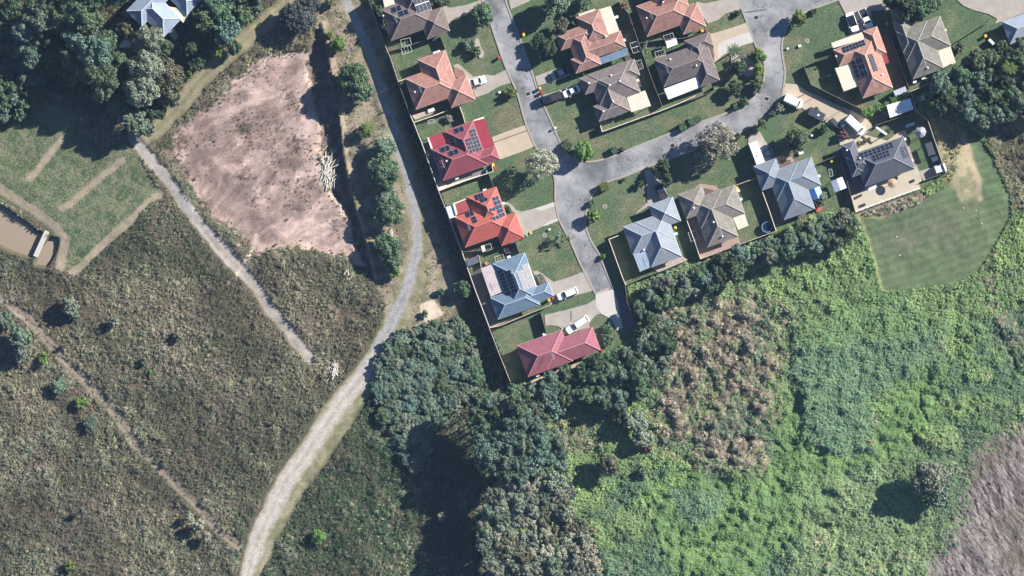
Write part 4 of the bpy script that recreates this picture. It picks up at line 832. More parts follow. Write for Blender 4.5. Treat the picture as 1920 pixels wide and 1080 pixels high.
round_thing('trampoline', 'round black trampoline in the shade between the orange-red and slate-blue houses', 'trampoline', ZL((718, 687))[0], 8.5, tramp)

# the air between the ground and the camera, slightly blue
hz = bpy.data.materials.new('air'); hz.use_nodes = True; hz.node_tree.nodes.clear()
vo_ = hz.node_tree.nodes.new('ShaderNodeVolumePrincipled'); ho_ = hz.node_tree.nodes.new('ShaderNodeOutputMaterial'); vo_.inputs['Color'].default_value = (.42, .62, 1, 1); vo_.inputs['Density'].default_value = 1.9e-5
hz.node_tree.links.new(vo_.outputs[0], ho_.inputs['Volume'])
hb = MB(); hb.prism([(-4200, -4200), (4200, -4200), (4200, 4200), (-4200, 4200)], -6, CAMH+40); hzo = hb.build('haze', hz); hzo['kind'] = 'stuff'; hzo['label'] = 'thin blue haze of the air above the whole place'; hzo['category'] = 'haze'

# ------------------------------------------------------------------ fences and walls
PALE_TIMBER = mat('pale_fence', (.50, .43, .35), var=.15, scale=2); GREY_TIMBER = mat('grey_fence', (.20, .18, .16), var=.2, scale=2); CREAM_CAP = mat('cream_cap', (.62, .54, .44), var=.08)
_fm = {}
def panel_mesh(kind):
    if kind in _fm: return _fm[kind]
    m_ = MB(); m = {'cream': CREAM_CAP, 'timber': PALE_TIMBER, 'grey': GREY_TIMBER}[kind]; capw = {'cream': .085, 'timber': .06, 'grey': .04}[kind]
    m_.box((.5, 0, .5), (.5, .02, .49)); m_.box((.5, 0, 1.0), (.5, capw, .015)); m_.box((.5, .035, .3), (.5, .02, .03)); me = m_.mesh('fence_panel_'+kind, m)
    p = MB(); p.box((0, 0, .5), (.055, .055, .5)); pm = p.mesh('fence_post_'+kind, m)
    _fm[kind] = (me, pm); return _fm[kind]
def fence(label, pts, kind='grey', h=1.8):
    w = [P(*p) for p in pts]; z0 = max(zat(*p) for p in pts) if h > 1 else zat(*pts[0]); z0 = min(z0, 0)
    root = thing('fence', label, 'fence', (*w[0], 0)); me, pm = panel_mesh(kind)
    for i in range(len(w)-1):
        a, b = Vector(w[i]), Vector(w[i+1]); L_ = (b-a).length; n = max(1, round(L_/2.4)); ang = math.atan2((b-a).y, (b-a).x)
        for k in range(n):
            p = a+(b-a)*(k/n); zz = max(zat(960+p.x/S+ox_, 540-p.y/S+oy_) for ox_, oy_ in ((-8, 0), (8, 0), (0, 8), (0, -8))); zz = -.05 if zz > -.7 else zz
            link('fence_panel', me, root, (p.x-w[0][0], p.y-w[0][1], zz-.03), ang, (L_/n, 1, h))
            link('post', pm, root, (p.x-w[0][0], p.y-w[0][1], zz-.1), ang, (1, 1, h+.14))
    e = w[-1]; zz = zat(pts[-1][0]+8, pts[-1][1]-8); zz = -.05 if zz > -.7 else zz
    link('post', pm, root, (e[0]-w[0][0], e[1]-w[0][1], zz-.1), 0, (1, 1, h+.14)); return root
fence('dark fence behind the brown tiled house at the top of the long west boundary', [(692, 0), (702, 26), (723, 86)], 'grey')
fence('timber fence behind the salmon house lawn on the west boundary', [(723, 87), (731, 105), (747, 152)], 'timber')
fence('grey fence in shade behind the salmon house on the west boundary', [(747, 154), (770, 217)], 'grey')
fence('cream fence along the west side of the dark red house', [(770, 217), (776, 230), (791, 268), (823, 358)], 'cream')
fence('cream fence along the west side of the orange-red house', [(823, 359), (836, 392), (843, 410), (867, 472)], 'timber')
fence('cream fence along the west side of the slate-blue house', [(867, 474), (890, 540), (918, 614)], 'cream')
fence('cream fence along the west side of the pink-roofed house', [(918, 616), (938, 668), (957, 715)], 'timber')
fence('dark fence between the brown house and the salmon house lawn', ZA((185, 530), (440, 455), (650, 385)), 'grey')
fence('short cream fence joining the west boundary to the salmon house', ZA((310, 828), (385, 800)), 'cream')
fence('dark return fence beside the salmon house front lawn', ZA((735, 370), (785, 500)), 'grey')
fence('cream fence between the salmon house and the dark red house', ZF((195, 270), (400, 200), (530, 150)), 'cream')
fence('cream return fence between the salmon house and the brown lawn', ZF((660, 110), (690, 190), (715, 272)), 'cream')
fence('cream fence on the south side of the dark red house', ZF((450, 960), (700, 865), (1000, 765), (985, 700)), 'cream')
fence('short grey return fence below the dark red house', ZF((955, 785), (1000, 915)), 'grey')
fence('short pale fence from the west boundary to the red patio roof', ZF((275, 475), (340, 435)), 'cream')
fence('grey fence between the orange-red house and the slate-blue house', ZL((265, 715), (440, 700), (640, 660), (790, 620)), 'grey')
fence('short grey return fence beside the round trampoline', ZL((795, 622), (830, 725)), 'grey')
fence('low pale fence around the vegetable plot behind the slate-blue house', ZL((290, 800), (420, 750), (445, 870)), 'timber', 1.2)
fence('pale fence between the slate-blue house and the pink-roofed house', ZM((315, 835), (430, 810), (740, 680), (920, 610)), 'timber')
fence('grey return fence between the small lawn and the pink-roofed house', ZM((830, 680), (890, 890)), 'grey')
fence('dark rear fence below the pink-roofed house', ZN((430, 850), (520, 845), (850, 700), (1150, 600)), 'grey', 1.5)
fence('dark fence behind the block of four houses inside the street loop', ZC((0, 20), (100, 140), (190, 400), (270, 620), (330, 790), (440, 1075)), 'grey')
fence('grey street fence behind the grey-brown house and the dark brown house', ZG((895, 460), (912, 525), (1300, 385), (1512, 310), (1700, 235), (1860, 160)), 'cream')
fence('grey fence on the small yard south of the dark brown house', ZC((960, 880), (966, 915), (770, 1000), (560, 1065)), 'grey', 1.5)
fence('grey fence between the salmon house and the dark brown house', ZC((200, 440), (450, 400), (650, 390), (830, 340)), 'grey')
fence('dark fence along the north side of the curved driveway', ZD((470, 675), (545, 860), (700, 935), (850, 1010), (1000, 1080), (1100, 1130)), 'grey')
fence('short dark fence joining the salmon house to the driveway fence', ZD((470, 675), (600, 620), (735, 585)), 'grey')
fence('grey fence between the salmon house and the olive-grey house', ZE((45, 305), (130, 300), (330, 860), (345, 900)), 'grey')
fence('grey rear fence south of the olive-grey house', ZE((355, 930), (570, 840), (680, 800), (840, 760)), 'timber', 1.6)
fence('tall grey fence along the east side of the right-hand yard', ZS((800, 90), (855, 270), (965, 352), (1040, 570), (1115, 790), (1150, 885)), 'timber')
fence('dark fence between the white shed and the gazebo lawn', ZS((440, 405), (750, 300)), 'grey')
fence('low dark fence below the concrete parking bay', ZS((925, 965), (1150, 885)), 'grey', 1.2)
fence('cream fence around the side lawn of the pale blue house', ZK((650, 655), (548, 695), (690, 1090), (720, 1160)), 'cream')
fence('grey rear fence of the pale blue house', ZK((720, 1160), (900, 1080), (1100, 1010), (1345, 905)), 'grey', 1.6)
fence('cream fence on the west side of the pink paved patio', ZP((255, 605), (330, 810), (395, 1002)), 'cream')
fence('pale fence along the south side of the pink patio and pool lawn', ZP((395, 1002), (790, 855), (1160, 720)), 'timber')
fence('cream fence beside the dark patio of the grey-blue house', ZP((1020, 320), (1090, 510), (1160, 720)), 'cream')
fence('pale front fence between the olive-brown house and the grey-blue house', ZP((745, 262), (850, 220), (968, 182)), 'timber')
fence('dark fence between the grey-blue house and the charcoal house', ZR((250, 160), (380, 105), (500, 60), (560, 250), (660, 620)), 'grey')
fence('pale grey wall along the drive end of the cul-de-sac', [(1172, 536), (1176, 566), (1186, 592), (1197, 615)], 'grey')
# concrete kerb wall under the bright yard, with the wire rail that throws the thin shadow
def wall_run(name, label, pts, z0, z1, hw, m, part='wall_panel'):
    w = [P(*p) for p in pts]; root = thing(name, label, 'wall', (*w[0], z0))
    for i in range(len(w)-1):
        a, b = Vector(w[i]), Vector(w[i+1]); n = max(1, round((b-a).length/2.6))
        for k in range(n):
            p = a+(b-a)*(k/n); q = a+(b-a)*((k+1)/n); mid = (p+q)/2-Vector(w[0]); ang = math.atan2((b-a).y, (b-a).x)
            m_ = MB(); m_.box((mid.x, mid.y, (z1-z0)/2), ((q-p).length/2-.015, hw, (z1-z0)/2-.002*(k % 2)), rz=ang); m_.build(part, m, root)
    return root
RETW = mat('retaining_concrete', (.24, .23, .21), var=.15, scale=1, fine=.1)
off = lambda pts, dx: [(x+dx, y) for x, y in pts]
wall_run('retaining_wall', 'long grey retaining wall under the west boundary fences, facing the vehicle track', off(WFENCE, -1.4), LOW-.4, -.03, .13, RETW, 'wall_panel')
wall_run('retaining_wall', 'white rendered wall along the south edge of the bright concrete yard', ZR((668, 632), (1000, 510), (1325, 392)), -1.6, .35, .16, mat('white_render', (.62, .60, .55), var=.06), 'wall_panel')
rt = thing('wire_rail', 'thin wire safety rail above the tan bank south of the charcoal house', 'railing', (*P(1606, 398), .3))
w_ = [P(*p) for p in ZR((672, 632), (1000, 511), (1320, 394))]
for i in range(len(w_)-1):
    for k in range(6):
        a = Vector(w_[i])+(Vector(w_[i+1])-Vector(w_[i]))*(k/6)-Vector(P(1606, 398)); m_ = MB(); m_.bar((a.x, a.y, 0), (a.x, a.y, 1.0), .03, 5); m_.build('post', ALU, rt)
    a = Vector(w_[i])-Vector(P(1606, 398)); b = Vector(w_[i+1])-Vector(P(1606, 398)); m_ = MB(); m_.bar((*a, 1.0), (*b, 1.0), .035, 5); m_.build('rail', ALU, rt)

# drainage pits in the road
GRATE = mat('iron_grate', (.035, .03, .03), rough=.6)
PITC = mat('pit_concrete', (.30, .29, .28), var=.1)
for lab, c, a in (('drain pit in the left street beside the black utility', ZB((270, 950))[0], 0), ('drain pit near the top of the wide bend beside the driveway', ZC((1393, 178))[0], 0), ('drain pit on the inside of the bend by the curved driveway', ZD((95, 1000))[0], -30),
                  ('drain pit in the middle of the curved street by the pale tree', ZH((328, 500))[0], 15)):
    x, y = P(*c); t = thing('drain_pit', lab, 'drain', (x, y, 0)); m_ = MB(); m_.box((0, 0, .01), (.62, .62, .012), rz=math.radians(a+19)); m_.build('surround', PITC, t)
    for k in range(5):
        m_ = MB(); r = math.radians(a+19); o_ = (k-2)*.15; m_.box((math.cos(r)*o_, math.sin(r)*o_, .04), (.062, .27, .015), rz=r); m_.build('grate_bar', GRATE, t)
    m_ = MB(); m_.box((0, 0, .026), (.46, .38, .003), rz=math.radians(a+19)); m_.build('opening', mat('dark_void', (.01, .01, .012)), t)
for lab, c in (('round concrete manhole cover in the corner lawn', ZK((508, 362))[0]), ('round brown manhole cover in the lawn by the pale palm', ZL((1085, 545))[0]), ('round cover in the big corner lawn at the top right', ZD((505, 412))[0])):
    x, y = P(*c); t = thing('manhole_cover', lab, 'manhole', (x, y, -.05)); m_ = MB(); m_.ring((0, 0), .55, 0, .05, .2, 20); m_.build('rim', PITC, t)
    m_ = MB(); m_.prism([(.36*math.cos(i*math.pi/9), .36*math.sin(i*math.pi/9)) for i in range(18)], 0, .035); m_.build('lid', mat('manhole_lid', (.20, .15, .12)), t)

# ------------------------------------------------------------------ wheelie bins
BINB = mat('bin_green', (.025, .05, .04), rough=.5); TYRE = mat('rubber', (.02, .02, .02))
LIDS = {'red': mat('lid_red', (.36, .05, .04), rough=.5), 'yellow': mat('lid_yellow', (.52, .39, .06), rough=.5), 'green': mat('lid_green', (.10, .42, .22), rough=.5)}
bb = MB(); bb.prism([(-.24, -.28), (.24, -.28), (.24, .28), (-.24, .28)], .06, .98, top_scale=1.15); BODY = bb.mesh('bin_body', BINB)
LIDM = {}
for k in LIDS:
    b2 = MB(); b2.prism([(-.31, -.38), (.31, -.38), (.31, .38), (-.31, .38)], .985, 1.06, top_scale=.9); LIDM[k] = b2.mesh('bin_lid_'+k, LIDS[k])
b3 = MB(); b3.bar((-.28, .26, .1), (-.2, .26, .1), .1, 10); WHL = b3.mesh('bin_wheel', TYRE)
def bin_(c, col, where, deg=20):
    x, y = P(*c); t = thing('wheelie_bin', f'{col}-lidded wheelie bin {where}', 'bin', (x, y, -.05), math.radians(deg), 'household wheelie bins')
    link('body', BODY, t); link('lid', LIDM[col], t); link('wheel', WHL, t); link('wheel', WHL, t, (.48, 0, 0))
for c, k, wh in ((ZA((1328, 585))[0], 'red', 'alone on the verge in front of the salmon house'), (ZB((220, 317))[0], 'red', 'at the kerb opposite the salmon house driveway'), (ZB((227, 352))[0], 'yellow', 'at the kerb, just below the red one'),
                 (ZB((392, 895))[0], 'yellow', 'at the kerb above the black utility'), (ZB((410, 938))[0], 'red', 'at the kerb between the yellow bin and the black utility'), (ZC((845, 312))[0], 'yellow', 'at the corner of the salmon house beside the wide driveway'),
                 (ZC((890, 310))[0], 'red', 'at the driveway edge next to the dark brown house'), (ZD((1305, 198))[0], 'red', 'on the grass between the salmon and olive-grey houses'), (ZD((1310, 240))[0], 'yellow', 'on the grass between the salmon and olive-grey houses'),
                 (ZF((998, 695))[0], 'yellow', 'at the south-east corner of the dark red house'), (ZF((1018, 728))[0], 'red', 'at the south-east corner of the dark red house'), (ZL((945, 522))[0], 'yellow', 'beside the orange-red house driveway'),
                 (ZL((905, 543))[0], 'green', 'beside the orange-red house driveway'), (ZM((915, 553))[0], 'yellow', 'at the corner of the slate-blue house'), (ZM((952, 532))[0], 'red', 'at the corner of the slate-blue house'), (ZN((1130, 530))[0], 'red', 'at the east end of the pink-roofed house'),
                 (ZN((1142, 548))[0], 'yellow', 'at the east end of the pink-roofed house'), (ZN((1145, 572))[0], 'green', 'at the east end of the pink-roofed house'), (ZP((142, 684))[0], 'yellow', 'against the east wall of the pale blue house'), (ZP((765, 285))[0], 'yellow', 'beside the east wall of the olive-brown house'),
                 (ZQ((965, 765))[0], 'yellow', 'in the shade west of the charcoal house'), (ZF((940, 765))[0], 'green', 'inside the south fence of the dark red house'), (ZE((1120, 365))[0], 'yellow', 'beside the yucca near the top right corner')):
    bin_(c, k, wh)

# ------------------------------------------------------------------ clothes lines
def clothesline(label, q, legs=True):
    w = [P(*p) for p in q]; c = (sum(p[0] for p in w)/4, sum(p[1] for p in w)/4); t = thing('clothes_line', label, 'clothes line', (*c, -.05))
    l = [(p[0]-c[0], p[1]-c[1]) for p in w]; m_ = MB()
    for i in range(4): m_.bar((*l[i], 1.6), (*l[(i+1) % 4], 1.6), .035, 5)
    m_.build('frame', WHITE, t)
    for k in range(1, 3):
        s_ = k/3; a = (l[0][0]+(l[1][0]-l[0][0])*s_, l[0][1]+(l[1][1]-l[0][1])*s_, 1.6); b = (l[3][0]+(l[2][0]-l[3][0])*s_, l[3][1]+(l[2][1]-l[3][1])*s_, 1.6); m_ = MB(); m_.bar(a, b, .004, 3); m_.build('wire', ALU, t)
    for i in (0, 1): m_ = MB(); m_.bar((*l[i], 0), (*l[i], 1.6), .035, 5); m_.build('post', WHITE, t)
clothesline('folding clothes line above the fence beside the brown tiled house', ZA((330, 405), (425, 385), (440, 450), (348, 478)))
clothesline('folding clothes line on the lawn side of the fence below the brown house', ZA((335, 490), (430, 465), (447, 522), (355, 555)))
clothesline('double clothes line frame, upper half, between the two salmon houses', ZB((1300, 440), (1380, 418), (1395, 465), (1315, 490)))
clothesline('double clothes line frame, lower half, between the two salmon houses', ZB((1315, 492), (1395, 467), (1408, 520), (1335, 542)))
clothesline('clothes line beside the east wall of the grey-brown house', ZB((1352, 625), (1410, 607), (1437, 690), (1385, 712)))
clothesline('clothes line above the white awning between the salmon and dark brown houses', ZC((450, 365), (545, 335), (560, 385), (470, 420)))
clothesline('clothes line on the strip of grass behind the dark brown house', ZC((362, 530), (460, 503), (475, 560), (380, 585)))
clothesline('clothes line in the back yard of the dark red house', ZF((338, 250), (395, 235), (408, 270), (350, 285)))
clothesline('clothes line in the shade behind the orange-red house', ZL((475, 650), (540, 628), (552, 690), (490, 710)))
clothesline('clothes line above the slate-blue house roof edge', ZL((580, 768), (665, 738), (680, 790), (595, 815)))
clothesline('clothes line fixed to the patio fence of the olive-brown house', ZP((268, 738), (345, 712), (380, 798), (300, 825)))
clothesline('clothes line with towels west of the grey gazebo', ZR((395, 205), (425, 200), (438, 270), (410, 278)))
shed('awning', 'small white awning roof between the salmon house and the dark brown house', 'awning', ZC((472, 425), (578, 388), (598, 450), (492, 492)), WHITEROOF, 2.1)

# ------------------------------------------------------------------ vehicles
CARG = mat('car_glass', (.012, .016, .022), rough=.08, var=.05, spec=.5); LAMP = mat('lamp_glass', (.7, .72, .75), rough=.1); TAIL = mat('tail_glass', (.4, .02, .02), rough=.15); RIM = mat('alloy', (.45, .45, .47), rough=.3, metallic=.4); TRIM = mat('black_trim', (.03, .03, .03))
PAINT = {'white': mat('paint_white', (.80, .80, .80), rough=.25, var=.02, spec=.5), 'black': mat('paint_black', (.012, .018, .03), rough=.18, var=.05, spec=.5), 'navy': mat('paint_navy', (.02, .035, .07), rough=.18, var=.05, spec=.5), 'silver': mat('paint_silver', (.50, .55, .62), rough=.25, var=.03, spec=.5)}
wl = MB(); wl.bar((0, -.1, 0), (0, .1, 0), .33, 16); WT = wl.mesh('tyre', TYRE); wr = MB(); wr.bar((0, -.105, 0), (0, .105, 0), .2, 12); WR = wr.mesh('rim', RIM)
def rounded(x0, x1, w0, w1, r, n=4):
    pts = []
    for (cx, cy, a0, rr) in ((x1-r*1.6, w1-r, 0, r), (x0+r, w0-r, 90, r), (x0+r, -w0+r, 180, r), (x1-r*1.6, -w1+r, 270, r)):
        for k in range(n+1):
            a = math.radians(a0+90*k/n); pts.append((cx+math.cos(a)*rr*(1.6 if cx > 0 else 1), cy+math.sin(a)*rr))
    return pts
def car(label, front, rear, paint, kind='sedan', group=None, W=1.84, cat=None, name=None, roofcol=None, H=None):
    f = Vector(P(*front)); r = Vector(P(*rear)); L_ = (f-r).length; c = (f+r)/2; a = math.atan2((f-r).y, (f-r).x)
    z = -.02; t = thing(name or {'sedan': 'parked_car', 'suv': 'parked_car', 'ute': 'utility_truck', 'van': 'delivery_van'}[kind], label, cat or {'sedan': 'car', 'suv': 'car', 'ute': 'utility', 'van': 'van'}[kind], (*c, z), a)
    pm = PAINT[paint]; hl = L_/2; hw = W/2; belt = {'sedan': .92, 'suv': 1.08, 'ute': 1.05, 'van': 1.2}[kind]; top = H or {'sedan': 1.45, 'suv': 1.75, 'ute': 1.75, 'van': 2.3}[kind]
    secs = [(.28, .96, .96), (.45, 1.0, 1.0), (belt*.72, 1.0, 1.0), (belt*.9, .985, .97), (belt, .95, .90)]
    base = rounded(-hl, hl, hw, hw*.95, .32); m_ = MB(); rings = [[(x*sx, y*sy, zz) for x, y in base] for zz, sx, sy in secs]; n = len(base)
    for k in range(len(rings)-1):
        for i in range(n):
            j = (i+1) % n; m_.poly([rings[k][i], rings[k][j], rings[k+1][j], rings[k+1][i]])
    m_.poly(rings[-1]); m_.poly(rings[0][::-1])
    bo = m_.build('body', pm, t)
    x = {'sedan': (-.34, .22, -.20, .06), 'suv': (-.46, .20, -.40, .08), 'ute': (-.10, .26, -.06, .14), 'van': (-.485, .36, -.47, .27)}[kind]
    xb, xf, tb, tf = [q*L_ for q in x]; bw, tw_ = hw*.88, hw*.70
    B = [(xb, -bw), (xf, -bw*.95), (xf, bw*.95), (xb, bw)]; T = [(tb, -tw_), (tf, -tw_), (tf, tw_), (tb, tw_)]
    zb, zt = belt-.01, top
    q = MB(); q.poly([(*T[i], zt) for i in range(4)]); 
    for i in range(4):
        j = (i+1) % 4; q.poly([(*T[i], zt-.06), (*T[j], zt-.06), (*T[j], zt), (*T[i], zt)])
    for i in range(4): q.bar((*B[i], zb), (*T[i], zt-.04), .05, 5)
    q.build('roof', PAINT[roofcol] if roofcol else pm, t)
    for nm, (i, j) in (('windscreen', (1, 2)), ('rear_window', (3, 0)), ('side_window', (0, 1)), ('side_window', (2, 3))):
        g = MB(); g.poly([(*B[i], zb), (*B[j], zb), (*T[j], zt-.05), (*T[i], zt-.05)]); 
        if kind == 'van' and nm != 'windscreen': g.build('side_panel' if 'side' in nm else 'rear_door', pm, t)
        else: g.build(nm, CARG, t)
    for sx in (-.31, .31):
        for sy in (-1, 1):
            w0 = link('wheel', WT, t, (sx*L_, sy*(hw-.12), .33)); link('rim', WR, w0)
    for sy in (-1, 1):
        g = MB(); g.box((hl*.955, sy*hw*.66, belt*.72), (.09, .2, .08)); g.build('headlight', LAMP, t)
        g = MB(); g.box((-hl*.975, sy*hw*.74, belt*.75), (.05, .15, .1)); g.build('tail_light', TAIL, t)
        g = MB(); g.box((xf-.15, sy*(hw+.1), belt+.08), (.07, .13, .08)); g.build('mirror', pm, t)
    g = MB(); g.box((hl*.97, 0, belt*.5), (.05, hw*.55, .1)); g.build('grille', TRIM, t)
    if kind == 'ute':
        g = MB(); g.box((-hl*.55, 0, belt+.012), (hl*.40, hw*.80, .02)); g.build('tray_floor', TRIM, t)
        for sy in (-1, 1): g = MB(); g.box((-hl*.55, sy*hw*.86, belt+.06), (hl*.42, .05, .07)); g.build('tray_side', pm, t)
    if kind == 'sedan':
        g = MB(); g.box((hl*.62, 0, belt+.004), (.01, hw*.7, .006)); g.build('bonnet_seam', TRIM, t)
    return t
car('small white car with dark windows on the driveway of the salmon house', ZA((1190, 800))[0], ZA((1025, 850))[0], 'white', 'sedan', W=1.9)
car('dark blue car in the shadow of the salmon house with the long cream patio', ZB((500, 785))[0], ZB((678, 700))[0], 'navy', 'sedan')
car('long black utility parked across the verge beside the left street', ZB((355, 1045))[0], ZB((605, 960))[0], 'black', 'ute', W=2.0)
car('white hatchback parked behind the black utility', ZB((628, 965))[0], ZB((790, 890))[0], 'white', 'sedan')
car('white sedan with a dark roof on the top right driveway', ZD((995, 320))[0], ZD((925, 130))[0], 'white', 'sedan', roofcol='black', W=2.0)
car('white utility with a dark tray beside the white sedan', ZD((1140, 285))[0], ZD((1050, 92))[0], 'white', 'ute', W=2.0)
car('white van backed onto the mouth of the curved driveway', ZQ((665, 205))[0], ZQ((488, 122))[0], 'white', 'van', W=2.1, H=2.0)
car('long white van at the inner end of the curved driveway', ZQ((1290, 485))[0], ZQ((1120, 325))[0], 'white', 'van', W=2.1, H=2.1)
car('dark blue car with a pale windscreen beside the long white caravan', ZQ((280, 610))[0], ZQ((345, 755))[0], 'navy', 'sedan')
car('white wagon on the driveway of the slate-blue house', ZM((1000, 530))[0], ZM((1200, 450))[0], 'white', 'suv')
car('white wagon on the driveway of the pink-roofed house', ZN((770, 335))[0], ZN((985, 190))[0], 'white', 'suv')
car('white truck cab parked at the end of the concrete bay in the right-hand yard', ZS((1148, 825))[0], ZS((1035, 865))[0], 'white', 'suv', W=2.1, name='parked_truck', cat='truck')
car('dark utility with a ladder rack under the trees beside the pale blue house', ZK((1040, 140))[0], ZK((1110, 285))[0], 'navy', 'ute', W=2.0)
def trailer(label, quad, h, m, name='caravan', cat='caravan', z0=.35):
    w = [P(*p) for p in quad]; c = (sum(p[0] for p in w)/4, sum(p[1] for p in w)/4); e0 = (Vector(w[1])-Vector(w[0])).length; e1 = (Vector(w[2])-Vector(w[1])).length
    if e0 > e1: a = math.atan2(w[1][1]-w[0][1], w[1][0]-w[0][0]); L_, W_ = e0, e1
    else: a = math.atan2(w[2][1]-w[1][1], w[2][0]-w[1][0]); L_, W_ = e1, e0
    t = thing(name, label, cat, (*c, -.02), a)
    b = MB(); b.prism([(-L_/2, -W_/2), (L_/2, -W_/2), (L_/2, W_/2), (-L_/2, W_/2)], z0, h-.12, 0); b.prism([(-L_/2+.02, -W_/2+.02), (L_/2-.02, -W_/2+.02), (L_/2-.02, W_/2-.02), (-L_/2+.02, W_/2-.02)], h-.12, h, 0, top_scale=.95); b.build('body', m, t)
    if h > 1.5:
        v = MB(); v.box((L_*.12, 0, h+.05), (.25, .25, .06)); v.build('roof_hatch', mat('hatch', (.55, .56, .58)), t)
        for sy in (-1, 1): g = MB(); g.box((L_*.1, sy*(W_/2+.003), h*.62), (L_*.12, .01, .25)); g.build('side_window', CARG, t)
    for sy in (-1, 1): w0 = link('wheel', WT, t, (0, sy*(W_/2-.12), .33)); link('rim', WR, w0)
    g = MB(); g.bar((L_/2, -.4, z0+.1), (L_/2+1.1, 0, z0+.1), .05, 5); g.bar((L_/2, .4, z0+.1), (L_/2+1.1, 0, z0+.1), .05, 5); g.build('drawbar', TRIM, t); return t
trailer('long white caravan parked on the pink driveway of the grey-blue house', ZQ((122, 592), (208, 566), (290, 780), (203, 810)), 2.7, PAINT['white'])
trailer('dark box trailer with pale corner strips beside the curved driveway', ZQ((765, 222), (915, 300), (858, 365), (708, 290)), 1.9, mat('dark_trailer', (.05, .055, .075), rough=.5, var=.1), 'box_trailer', 'trailer')
trailer('small white dinghy trailer by the purple shrub', ZQ((1058, 408), (1092, 385), (1106, 405), (1072, 438)), 1.1, PAINT['white'], 'dinghy_trailer', 'trailer')
trailer('low trailer with silver frame in the shade beside the curved driveway', ZQ((950, 355), (985, 325), (1060, 400), (1020, 440)), .8, mat('trailer_bed', (.06, .065, .08), var=.2), 'flat_trailer', 'trailer')
trailer('pale grey rainwater tank trailer by the yucca near the top right corner', ZE((1140, 405), (1165, 390), (1215, 440), (1190, 462)), 1.4, mat('tank_grey', (.62, .63, .66)), 'tank_trailer', 'trailer')

# ------------------------------------------------------------------ small yard objects
def boxy(name, label, cat, c, dims, m, deg=20, legs=True):
    x, y = P(*c); t = thing(name, label, cat, (x, y, zat(*c)), math.radians(deg)); g = MB(); g.prism([(-dims[0]/2, -dims[1]/2), (dims[0]/2, -dims[1]/2), (dims[0]/2, dims[1]/2), (-dims[0]/2, dims[1]/2)], dims[2]*.82, dims[2], top_scale=.96); g.build('top', m, t)
    for sx in (-1, 1):
        for sy in (-1, 1): g = MB(); g.box((sx*dims[0]*.42, sy*dims[1]*.42, dims[2]*.4), (.04, .04, dims[2]*.42)); g.build('leg', ALU, t)
    return t
POLY = mat('garden_plastic', (.72, .70, .66)); REDP = mat('red_plastic', (.45, .10, .07)); BLUP = mat('blue_plastic', (.45, .58, .72)); TERR = mat('terracotta', (.42, .20, .13))
boxy('letterbox', 'pale letterbox block on the corner lawn by the lower street', 'letterbox', ZG((440, 485))[0], (.5, .5, 1), POLY)
boxy('garden_table', 'white garden table on the lawn left of the round tree below the curved drive', 'table', ZQ((655, 680))[0], (1.1, .9, .75), POLY)
boxy('garden_chair', 'blue and white lounger north of the octagonal gazebo', 'lounger', ZS((790, 400))[0], (2.2, .7, .4), BLUP)
boxy('garden_table', 'white plastic table set on the lawn above the parked white truck', 'table', ZS((1040, 745))[0], (1.5, 1.1, .7), POLY)
boxy('play_bench', 'red and orange play bench below the grey-blue house', 'bench', ZR((295, 600))[0], (1.6, 1.3, .5), REDP)
boxy('garden_chair', 'pinkish chair in the yard above the slate-blue house', 'chair', ZL((500, 830))[0], (.9, .8, .5), TERR)
boxy('garden_bench', 'dark bench left of the umbrella on the bright concrete yard', 'bench', ZR((745, 565))[0], (1.3, .6, .5), TRIM)
boxy('garden_bench', 'dark bench right of the umbrella on the bright concrete yard', 'bench', ZR((1250, 318))[0], (.9, .6, .5), TRIM)
boxy('meter_box', 'tiny white hydrant box on the top right corner lawn near the kerb', 'hydrant', ZD((307, 492))[0], (.45, .45, .5), POLY)
boxy('meter_box', 'white garden box further into the top right corner lawn', 'box', ZD((428, 465))[0], (.7, .6, .5), POLY)
boxy('garden_ornament', 'white birdbath on the lawn below the curved driveway trailer', 'birdbath', ZQ((768, 508))[0], (.5, .5, .7), POLY)
boxy('meter_box', 'white box near the driveway of the orange-red house', 'box', ZL((1135, 487))[0], (.5, .5, .5), POLY)
boxy('meter_box', 'white box under the small tree on the brown lawn', 'box', ZA((1333, 935))[0], (.55, .55, .5), POLY)
boxy('outdoor_table', 'white table on the patio slab under the slate-blue patio roof edge', 'table', ZF((370, 145))[0], (1.6, .8, .7), POLY)
boxy('water_feature', 'pale fountain block on the bare soil by the forest corner', 'fountain', ZS((915, 130))[0], (.9, 1.1, .9), POLY)
boxy('dog_house', 'small grey-brown kennel on the lawn south of the palm shadow', 'kennel', ZE((950, 585))[0], (.7, 1.2, .8), mat('kennel_roof', (.12, .11, .10)), 35)
boxy('storage_box', 'white box against the fence by the salmon house path', 'box', ZA((667, 405))[0], (.7, .5, .6), POLY)
for k, (c) in enumerate(((1682, 444), (1688, 479), (1807, 390), (1831, 395), (1842, 419))):
    boxy('ground_marker', ['white marker square at the upper left of the mown paddock', 'white marker square at the lower left of the mown paddock', 'white marker square at the upper edge of the mown paddock', 'second white marker square at the upper edge of the mown paddock', 'white marker square at the right of the mown paddock'][k], 'marker', c, (.22, .22, .15), POLY)

